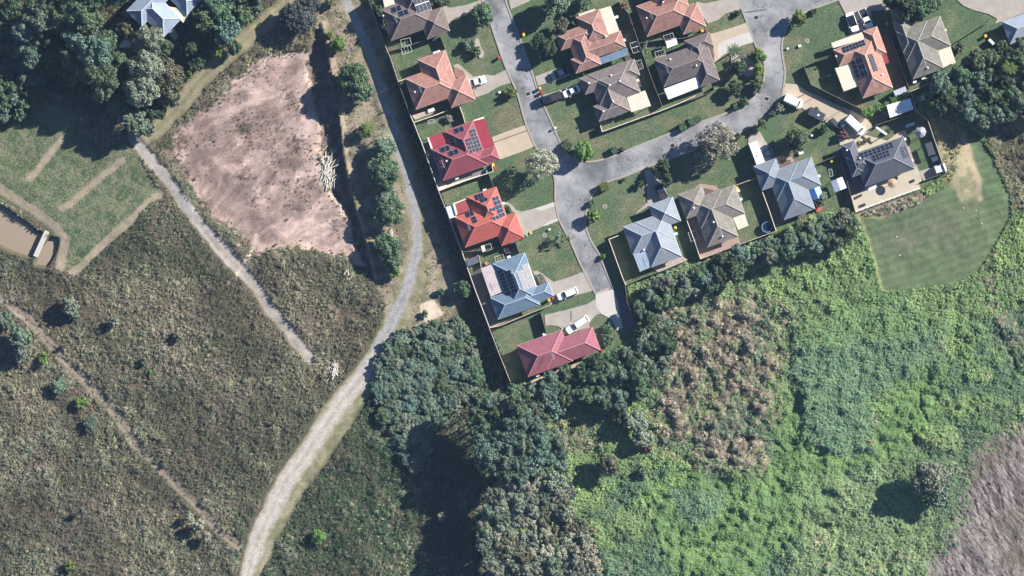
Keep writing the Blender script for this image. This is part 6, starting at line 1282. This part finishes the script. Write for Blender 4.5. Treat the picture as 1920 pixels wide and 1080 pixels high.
belt([(895, 745), (950, 748), (1000, 790), (1020, 830), (1010, 880), (960, 905), (915, 870), (890, 830), (885, 780)], 15, 24, 11.5, 13, ['teal', 'sage', 'teal', 'mid'], 'in the tall blue-green grove', 'trees in the tall blue-green grove', 15, avoid=.5)
belt([(1000, 800), (1050, 810), (1060, 880), (1010, 900)], 11, 18, 3.5, 6, ['teal', 'mid', 'sage'], 'on the east skirt of the tall grove', 'trees on the east skirt of the tall grove', 16)
belt([(925, 910), (1040, 900), (1075, 960), (1100, 1020), (1125, 1120), (915, 1120), (905, 990)], 13, 21, 10.5, 12, ['grey', 'pale', 'olive', 'grey', 'sage', 'pale'], 'in the greyish grove at the bottom', 'trees in the greyish grove at the bottom', 17, avoid=.5)
belt([(705, 690), (722, 650), (745, 625), (800, 612), (860, 600), (885, 640), (905, 690), (890, 735), (850, 770), (815, 800), (800, 850), (785, 885), (765, 870), (740, 820), (715, 770), (700, 720)], 9, 17, 1.3, 2.7, ['mid', 'sage', 'grey', 'sage', 'teal'], 'in the low thicket beside the vehicle track', 'shrubs in the low thicket beside the vehicle track', 18, kind='shrub', avoid=.46)
belt([(1750, 165), (1795, 135), (1835, 95), (1880, 90), (1925, 80), (1985, 60), (1985, 215), (1905, 205), (1880, 225), (1830, 230), (1790, 205), (1765, 200)], 14, 25, 6.5, 9.5, ['dark', 'mid', 'teal', 'mid', 'sage'], 'in the forest corner at the right', 'trees in the forest corner at the right', 19)
belt([(-20, 110), (40, 118), (75, 135), (80, 170), (60, 205), (20, 225), (-20, 240)], 12, 20, 3, 5, ['mid', 'sage', 'mid', 'teal'], 'in the thicket at the left edge', 'shrubs in the thicket at the left edge', 20, kind='shrub')
belt([(-20, -40), (260, -40), (240, -5), (100, 5), (-20, 40)], 18, 25, 11, 14, ['mid', 'dark', 'teal'], 'at the top left edge', 'trees at the top left edge', 21)
belt([(95, 85), (160, 70), (235, 100), (260, 150), (250, 205), (215, 190), (165, 170), (110, 140)], 13, 20, 4, 8, ['dark', 'mid', 'dark'], 'under the tall trees of the dark grove', 'undergrowth trees of the dark grove', 23, avoid=.55)
belt([(10, 60), (95, 60), (110, 95), (60, 110), (10, 100)], 14, 22, 5, 9, ['dark', 'teal', 'mid'], 'between the left thicket and the corner trees', 'trees between the left thicket and the corner trees', 24, avoid=.55)
belt([(340, -40), (500, -40), (480, 0), (400, 10), (350, 0)], 15, 24, 5, 8, ['mid', 'teal'], 'at the top edge above the grass track', 'trees at the top edge above the grass track', 22)

REST = []
for kd, cap in (('tree', 292-sum(1 for o in COL.objects if o.parent is None and o.name.startswith('tree'))), ('shrub', 292-sum(1 for o in COL.objects if o.parent is None and o.name.startswith('shrub')))):
    allr = sorted((g[2] for b in BELTS if b[2] == kd for g in b[3]), reverse=True); cut = allr[cap] if len(allr) > cap else -1
    for b in BELTS:
        if b[2] != kd: continue
        plant_belt(b[0], b[1], kd, [g for g in b[3] if g[2] > cut]); REST += [g for g in b[3] if g[2] <= cut]

# ------------------------------------------------------------------ ground plants (nobody could count them)
def tuft_leafy(seed, n=34, size=.13):
    r = np.random.default_rng(seed); c, q = [(0, 0, .25)], [.5]
    for i in range(4): a = r.random()*6.28; c.append((math.cos(a)*.3, math.sin(a)*.3, .3+.3*r.random())); q.append(.28)
    V, F = leaf_cloud(r, c, q, n, size, flat=.7, up=.9); V[:, 2] = np.maximum(V[:, 2], 0)
    return mesh_np('leafy_tuft', V, F, None, mat_leaf('tuft_leaf', (0, 0, 0), True, .3))
def tuft_blades(seed, n=42, lean=(0, 0), L0=.62, wd=.035, m=None):
    r = np.random.default_rng(seed); V = []; F = []
    for i in range(n):
        a = r.random()*6.28; L_ = L0*(.6+.7*r.random()); x, y = r.normal(size=2)*.10; dx, dy = math.cos(a)*.55+lean[0], math.sin(a)*.55+lean[1]; s_ = math.hypot(dx, dy)+1e-6; nx, ny = -dy/s_*wd, dx/s_*wd
        m1 = (x+dx*L_*.45, y+dy*L_*.45, L_*.62*(1-.3*abs(s_-.5))); tip = (x+dx*L_*1.15, y+dy*L_*1.15, L_*.55*(1-.4*abs(s_-.5)))
        b = len(V); V += [(x-nx, y-ny, 0), (x+nx, y+ny, 0), (m1[0]+nx, m1[1]+ny, m1[2]), (m1[0]-nx, m1[1]-ny, m1[2]), (m1[0]-nx, m1[1]-ny, m1[2]), (m1[0]+nx, m1[1]+ny, m1[2]), (tip[0]+nx*.2, tip[1]+ny*.2, tip[2]), (tip[0]-nx*.2, tip[1]-ny*.2, tip[2])]
        F += [(b, b+1, b+2, b+3), (b+4, b+5, b+6, b+7)]
    return mesh_np('grass_tuft', np.array(V), np.array(F), None, m or mat_leaf('tuft_leaf', (0, 0, 0), True, .3))
def scatter_group():
    g = bpy.data.node_groups.new('scatter', 'GeometryNodeTree'); g.interface.new_socket('Geometry', in_out='INPUT', socket_type='NodeSocketGeometry'); g.interface.new_socket('Plant', in_out='INPUT', socket_type='NodeSocketObject')
    g.interface.new_socket('Geometry', in_out='OUTPUT', socket_type='NodeSocketGeometry')
    i = g.nodes.new('NodeGroupInput'); o = g.nodes.new('NodeGroupOutput'); ip = g.nodes.new('GeometryNodeInstanceOnPoints'); oi = g.nodes.new('GeometryNodeObjectInfo'); oi.transform_space = 'ORIGINAL'
    r = g.nodes.new('GeometryNodeInputNamedAttribute'); r.data_type = 'FLOAT_VECTOR'; r.inputs[0].default_value = 'rot'
    s_ = g.nodes.new('GeometryNodeInputNamedAttribute'); s_.data_type = 'FLOAT_VECTOR'; s_.inputs[0].default_value = 'scl'
    g.links.new(i.outputs['Geometry'], ip.inputs['Points']); g.links.new(i.outputs['Plant'], oi.inputs[0]); g.links.new(oi.outputs['Geometry'], ip.inputs['Instance'])
    g.links.new(r.outputs['Attribute'], ip.inputs['Rotation']); g.links.new(s_.outputs['Attribute'], ip.inputs['Scale']); g.links.new(ip.outputs[0], o.inputs[0]); return g
SG = scatter_group()
def stuff(name, label, cat, px, py, tint, scl, src_mesh, rotz=None, tilt=.0, sink=.03):
    n = len(px); me = bpy.data.meshes.new(name); me.vertices.add(n); z = samp(Z, px, py)-sink
    co = np.stack([(px-960)*S, (540-py)*S, z], 1).astype(np.float32); me.vertices.foreach_set('co', co.ravel())
    rot = np.zeros((n, 3), np.float32); rot[:, 2] = rng.random(n)*6.283 if rotz is None else rotz; rot[:, :2] = rng.normal(size=(n, 2))*tilt
    a = me.attributes.new('rot', 'FLOAT_VECTOR', 'POINT'); a.data.foreach_set('vector', rot.ravel())
    sc = np.zeros((n, 3), np.float32); sc[:] = np.asarray(scl, np.float32).reshape(n, -1); a = me.attributes.new('scl', 'FLOAT_VECTOR', 'POINT'); a.data.foreach_set('vector', sc.ravel())
    c = np.ones((n, 4), np.float32); c[:, :3] = tint; a = me.attributes.new('tint', 'FLOAT_COLOR', 'POINT'); a.data.foreach_set('color', c.ravel())
    o = bpy.data.objects.new(name, me); COL.objects.link(o); o['label'] = label; o['category'] = cat; o['kind'] = 'stuff'
    src = bpy.data.objects.new(name+'_source', src_mesh)
    md = o.modifiers.new('scatter', 'NODES'); md.node_group = SG
    for it in SG.interface.items_tree:
        if it.in_out == 'INPUT' and it.name == 'Plant': md[it.identifier] = src
    return o
def jitter(poly, step):
    xs = [p[0] for p in poly]; ys = [p[1] for p in poly]
    gx, gy = np.meshgrid(np.arange(min(xs), max(xs), step), np.arange(min(ys), max(ys), step*.87)); gx[1::2] += step/2
    x = gx.ravel()+rng.uniform(-.5, .5, gx.size)*step; y = gy.ravel()+rng.uniform(-.5, .5, gx.size)*step
    k = inside(x, y, poly); return x[k], y[k]
def mixc(a, b, t): return np.array(a)[None]*(1-t[:, None])+np.array(b)[None]*t[:, None]
FR = [(-60, -60), (1980, -60), (1980, 1140), (-60, 1140)]
sPan2 = sd(XX, YY, PAN)
# --- the small crowns between the larger trees
if REST:
    a_ = np.array([[g[0], g[1], g[2], g[4]] for g in REST]); cv = np.array([LEAFM[g[3]] for g in REST]); r0 = np.random.default_rng(77)
    c_, q_ = crown_lobes(r0, 2.0, 1.9, 20); V_, F_ = leaf_cloud(r0, c_, q_, 2200, .2); V2_, F2_ = leaf_cloud(r0, [(0, 0, .5)], [1.6], 700, .24, flat=.5); V3_ = V_.copy(); V3_[:, :2] *= .9; V3_[:, 2] *= .55
    src_ = mesh_np('small_crown', np.concatenate([V_, V2_, V3_]), np.concatenate([F_, F2_+len(V_), F_+len(V_)+len(V2_)]), None, mat_leaf('canopy_leaf', (0, 0, 0), True, .45))
    k_ = a_[:, 2]*S/2.0; hk_ = a_[:, 3]/1.95
    stuff('small_tree_canopy', 'smaller crowns packed between the larger trees of the groves', 'tree canopy', a_[:, 0], a_[:, 1], cv*r0.uniform(.85, 1.15, (len(a_), 1)), np.stack([k_, k_, k_*.95], 1), src_, sink=-np.maximum(0, a_[:, 3]*.93-k_*1.9))
# --- western scrub
x, y = jitter(FR, 3.1)
S_ = lambda A: samp(A, x, y)
ok = inside(x, y, WESTZONE) & (S_(dT) > S_(tw)+S_(sh)*.15+3) & (S_(sPan) > 3-16*rng.random(len(x))**3) & (S_(dPth) > 11) & (S_(dU) > 17) & (S_(f) > 3) & (S_(sPond) > 6) & (S_(dT2) > S_(sh)*.9) & (segdist(x, y, WFENCE) > 5)
cor = inside(x, y, [(640, -120), (590, -120), (560, 20), (610, 60), (640, 240), (660, 380), (700, 520), (760, 640), (860, 620), (900, 560), (690, -120)])
ok &= ~(cor & (rng.random(len(x)) < .62)); ok &= ~((S_(dL) < 8.5) & (rng.random(len(x)) < .88)); ok &= ~((np.hypot(x-625, y-585) < 16) & (rng.random(len(x)) < .7)); ok &= (S_(dd) > 2) | (rng.random(len(x)) < .12)
ok &= ~(sd(x, y, [(786, 572), (812, 562), (832, 588), (802, 610), (790, 598)]) < 3)
den = fbm(x, y, 40, 3, 71); cl = fbm(x, y, 16, 3, 77); ok &= rng.random(len(x)) < np.clip((cl-.25)*4.5, .35, 1)
x, y, den, cl, cor = x[ok], y[ok], den[ok], cl[ok], cor[ok]
g1 = fbm(x, y, 110, 4, 72); g2 = fbm(x, y, 30, 3, 73); rn = rng.random(len(x))
warm = sstep(.40, .60, g1*.5+g2*.5+(rn-.5)*.25)
t = mixc((.235, .235, .145), (.34, .285, .205), warm); pu = sstep(.55, .68, fbm(x, y, 80, 4, 74))[:, None]*.5; t = t*(1-pu)+np.array((.27, .215, .19))*pu
grn = sstep(.52, .68, g2)*.45+((sd(x, y, [(640, 1190), (420, 1040), (380, 960), (520, 960), (700, 720), (760, 640), (930, 640), (930, 1190)]) < 0) & (x > 440))*.65
grn = np.maximum(grn, (sstep(560, 480, y)*(x < 440)*.55))
t = t*(1-grn[:, None])+np.array((.120, .190, .100))*grn[:, None]
blu = sstep(620, 760, y)*(x < 620)*sstep(.42, .58, g2)*.35; t = t*(1-blu[:, None])+np.array((.27, .29, .215))*blu[:, None]
hi = rn > .86; t[hi] = mixc((.46, .40, .29), (.36, .37, .22), rng.random(hi.sum()))
t *= (.68+.66*sstep(.32, .68, fbm((x*.8-y*.6), (x*.6+y*.8)*.45, 45, 5, 79)))[:, None]; lo = rn < .16; t[lo] *= .5
sc_ = (.34+.40*rng.random(len(x))**2+.55*sstep(.5, .7, cl)*rng.random(len(x)))*np.where(y > 640, 1.12, 1.0)*np.where(cor, .6, 1)
h_ = sc_*(.9+.8*rng.random(len(x)))
sc_ = sc_*.88; scl = np.stack([sc_, sc_, h_], 1); half = rng.random(len(x)) < .5
stuff('scrub_grass', 'olive and brown tussock grass covering the western country', 'grass', x[half], y[half], t[half], scl[half], tuft_blades(1))
stuff('scrub_heath', 'low dusty heath growing between the tussocks of the western country', 'heath', x[~half], y[~half], t[~half], scl[~half]*.92, tuft_leafy(2, 30, .12))
# --- slashed field
x, y = jitter(FIELD, 3.4); S_ = lambda A: samp(A, x, y)
cc = samp(colr, x, y); ok = (S_(f) < -1) & (cc[:, 0] < .17) & (rng.random(len(x)) < .75); x, y = x[ok], y[ok]
t = mixc((.10, .155, .09), (.34, .345, .24), sstep(.40, .64, fbm(x, y, 12, 3, 81)+.25*(rng.random(len(x))-.5)))
sc_ = .3+.25*rng.random(len(x)); stuff('field_grass', 'short mixed green and straw grass of the slashed field', 'grass', x, y, t, np.stack([sc_, sc_, sc_*.6], 1), tuft_blades(5, 26))
# --- sparse clumps on the pan
x, y = jitter(PAN, 3.0); S_ = lambda A: samp(A, x, y); pt = np.zeros(len(x))
for (a, b, rr) in ((500, 112, 26), (470, 130, 20), (535, 175, 12), (550, 190, 20), (455, 232, 26), (470, 245, 30), (555, 270, 22), (580, 285, 20), (462, 325, 16), (345, 275, 20), (425, 185, 16), (500, 230, 22), (478, 372, 14), (350, 325, 22), (640, 420, 22), (560, 360, 30), (395, 260, 14), (520, 300, 20)):
    pt = np.maximum(pt, np.exp(-((x-a)**2+(y-b)**2)/(rr*rr)))
ok = (S_(sPan) < -2) & (rng.random(len(x)) < pt*.22+.004); x, y = x[ok], y[ok]; t = mixc((.07, .07, .045), (.14, .12, .08), rng.random(len(x))); sc_ = .25+.35*rng.random(len(x))
stuff('pan_clumps', 'sparse dark grass clumps dotted over the bare pink earth', 'grass', x, y, t, np.stack([sc_, sc_, sc_*.8], 1), tuft_leafy(6, 30, .13))
# --- wetland
x, y = jitter([(880, 380), (1990, 60), (1990, 1140), (880, 1140)], 3.0); S_ = lambda A: samp(A, x, y)
ok = ~inside(x, y, ESTATE) & ~inside(x, y, WESTZONE) & (S_(pad) > 3) & (S_(sMauve) > -34+44*(rng.random(len(x))**.6)-6) & (S_(d_est) > 5)
ok &= (S_(dW) > 2.6); tb = sd(x, y, TANBANK); ts = sd(x, y, TANSTRIP); ok &= ~((tb < 2) & (rng.random(len(x)) < .55)); ok &= ~((ts < 0) & (rng.random(len(x)) < .7))
ok &= ~inside(x, y, [(1780, 222), (1832, 245), (1870, 300), (1850, 300), (1832, 262)])
x, y, tb, ts = x[ok], y[ok], tb[ok], ts[ok]; S_ = lambda A: samp(A, x, y)
g1 = fbm(x, y, 90, 4, 91); g2 = fbm(x, y, 26, 4, 92); g3 = fbm(x, y, 9, 3, 93); rn = rng.random(len(x)); hm = S_(hum)
bright = sstep(.40, .62, g1*.6+g2*.4+(rn-.5)*.05)
t = mixc((.165, .265, .18), (.26, .385, .18), bright)
zm, zs, zp, zt = S_(zmint), S_(zsm), S_(zpale), S_(ztan)
t = t*(1-.85*zm[:, None])+mixc((.20, .33, .24), (.27, .41, .28), sstep(.3, .7, g3*.7+rn*.3))*.85*zm[:, None]
t = t*(1-.8*zs[:, None])+mixc((.20, .34, .145), (.28, .43, .18), sstep(.35, .65, g2))*.8*zs[:, None]
t = t*(1-.75*zp[:, None])+np.array((.30, .415, .245))*.75*zp[:, None]
up = sstep(1.0, .0, np.clip(sd(x, y, [(1440, 540), (1640, 430), (1660, 560), (1800, 545), (1930, 380), (1930, 560), (1700, 620), (1460, 640)])/30, -1, 1))
t = t*(1-.5*up[:, None])+np.array((.28, .41, .17))*.5*up[:, None]
dd_ = sd(x, y, [(1300, 640), (1400, 560), (1480, 620), (1450, 740), (1450, 830), (1400, 870), (1320, 850), (1270, 830), (1240, 760), (1250, 690)])
tanp = zt*(.45+.75*sstep(.40, .58, g2)); tanp = np.maximum(tanp, sstep(.68, .78, g2)*.6*(1-zm)*(1-zs))
tanp = np.maximum(tanp, sstep(25, 5, segdist(x, y, [(1850, 480), (1860, 560), (1900, 620), (1930, 650)]))*.7*(g3 > .45)); tanp = np.maximum(tanp, (x > 1860)*(y < 380)*(y > 200)*.9); tanp = np.maximum(tanp, (tb < 3)*1.0); tanp = np.maximum(tanp, (x < 1130)*(x > 1040)*(y > 780)*(y < 850)*.5)
pick = rng.random(len(x)) < tanp*.85; t[pick] = mixc((.56, .50, .35), (.22, .185, .14), sstep(.25, .75, g3[pick]*.6+.4*rng.random(pick.sum())))
yl = (rn > .965) & ~pick; t[yl] = (.34, .37, .17); dk = rn < .06; t[dk] *= .7
sr = ((x > 1850) & (y < 400) & (rng.random(len(x)) < .85)) | (ts < 8); t[sr] = mixc((.36, .335, .215), (.22, .235, .13), rng.random(sr.sum())); pp = (np.hypot((x-1905)/30, (y-290)/38) < .8+.5*g2); t[pp] = t[pp]*.5+np.array((.10, .08, .08))*.5
grey = (x > 1700) & (y > 820) & (rng.random(len(x)) < .3); t[grey] = t[grey]*.6+np.array((.24, .26, .17))*.4
low = sstep(25, 90, S_(d_est)); sc_ = (.50+.45*rng.random(len(x)))*(1+.55*sstep(.5, .7, g2)*(1-zs)*(1-zm))*(1-.25*zs-.15*zm); h_ = sc_*(.65+.6*rng.random(len(x)))*(1-.35*zs)*(1+.35*zt)
scl = np.stack([sc_, sc_, h_], 1); t[~pick] *= np.array((1.18, 1.14, .98)); scl[~pick, :2] *= .9; bl = rng.random(len(x)) < np.where(pick, .75, .25)
stuff('wetland_leaves', 'dense green leafy ground cover of the wetland on the right', 'ground cover', x[~bl], y[~bl], t[~bl], scl[~bl], tuft_leafy(8, 52, .115), tilt=.1)
stuff('wetland_reeds', 'green and straw coloured reeds standing in the wetland', 'reeds', x[bl], y[bl], t[bl], scl[bl]*1.1, tuft_blades(9, 40), tilt=.1)
# --- combed mauve reeds
x, y = jitter(MAUVE, 2.3); S_ = lambda A: samp(A, x, y); n3_ = S_(N3); cb = sstep(.36, .62, fbm((x*.86-y*.5+(n3_-.5)*110), (x*.5+y*.86)*.10, 3.8, 2, 43)*.75+.25*S_(comb)); fade = sstep(26, -30, S_(sMauve))
ok = (S_(sMauve) < 24) & (x < 1985) & (y < 1140) & (rng.random(len(x)) < (.45+.55*cb)*(.12+.88*fade)); x, y, cb = x[ok], y[ok], cb[ok]
t = mixc((.19, .155, .135), (.60, .52, .48), np.clip(cb*.62+.75*(rng.random(len(x))-.4), 0, 1)); gp = fbm(x, y, 70, 3, 95); gk = .5*sstep(.46, .62, gp)[:, None]; t = t*(1-gk)+np.array((.24, .21, .13))*gk
sc_ = .8+.5*rng.random(len(x)); flow = math.radians(-60)+(fbm(x, y, 150, 2, 96)-.5)*1.0
stuff('flattened_reeds', 'flattened mauve-grey dead reeds combed into streaks at the lower right', 'reeds', x, y, t, np.stack([sc_*1.7, sc_*.55, sc_*(.35+.18*cb+.55*rng.random(len(x)))], 1), tuft_blades(10, 26, lean=(.75, 0), wd=.03), rotz=(flow+rng.normal(size=len(x))*.10).astype(np.float32))
# --- lawn grass
x, y = jitter([(655, -40), (1940, -40), (1940, 240), (1760, 330), (1600, 410), (1170, 560), (1200, 640), (950, 725)], 3.2)
ROADPOLY = ROAD_W+ROAD_E+ROAD_I
ok = inside(x, y, ESTATE) & (rng.random(len(x)) < .8) & ~inside(x, y, ROADPOLY) & (segdist(x, y, ROAD_W) > 3) & (segdist(x, y, ROAD_E) > 3) & (segdist(x, y, ROAD_I) > 3)
for sp_ in SLABS: ok &= ~inside(x, y, sp_)
x, y = x[ok], y[ok]; cc = samp(colr, x, y); t = cc*(.75+.6*rng.random(len(x)))[:, None]*.95
sc_ = .22+.1*rng.random(len(x)); stuff('lawn_grass', 'short uneven lawn grass of the gardens and verges', 'grass', x, y, t, np.stack([sc_, sc_, sc_*0+.09], 1), tuft_blades(12, 16, wd=.06), sink=.0)
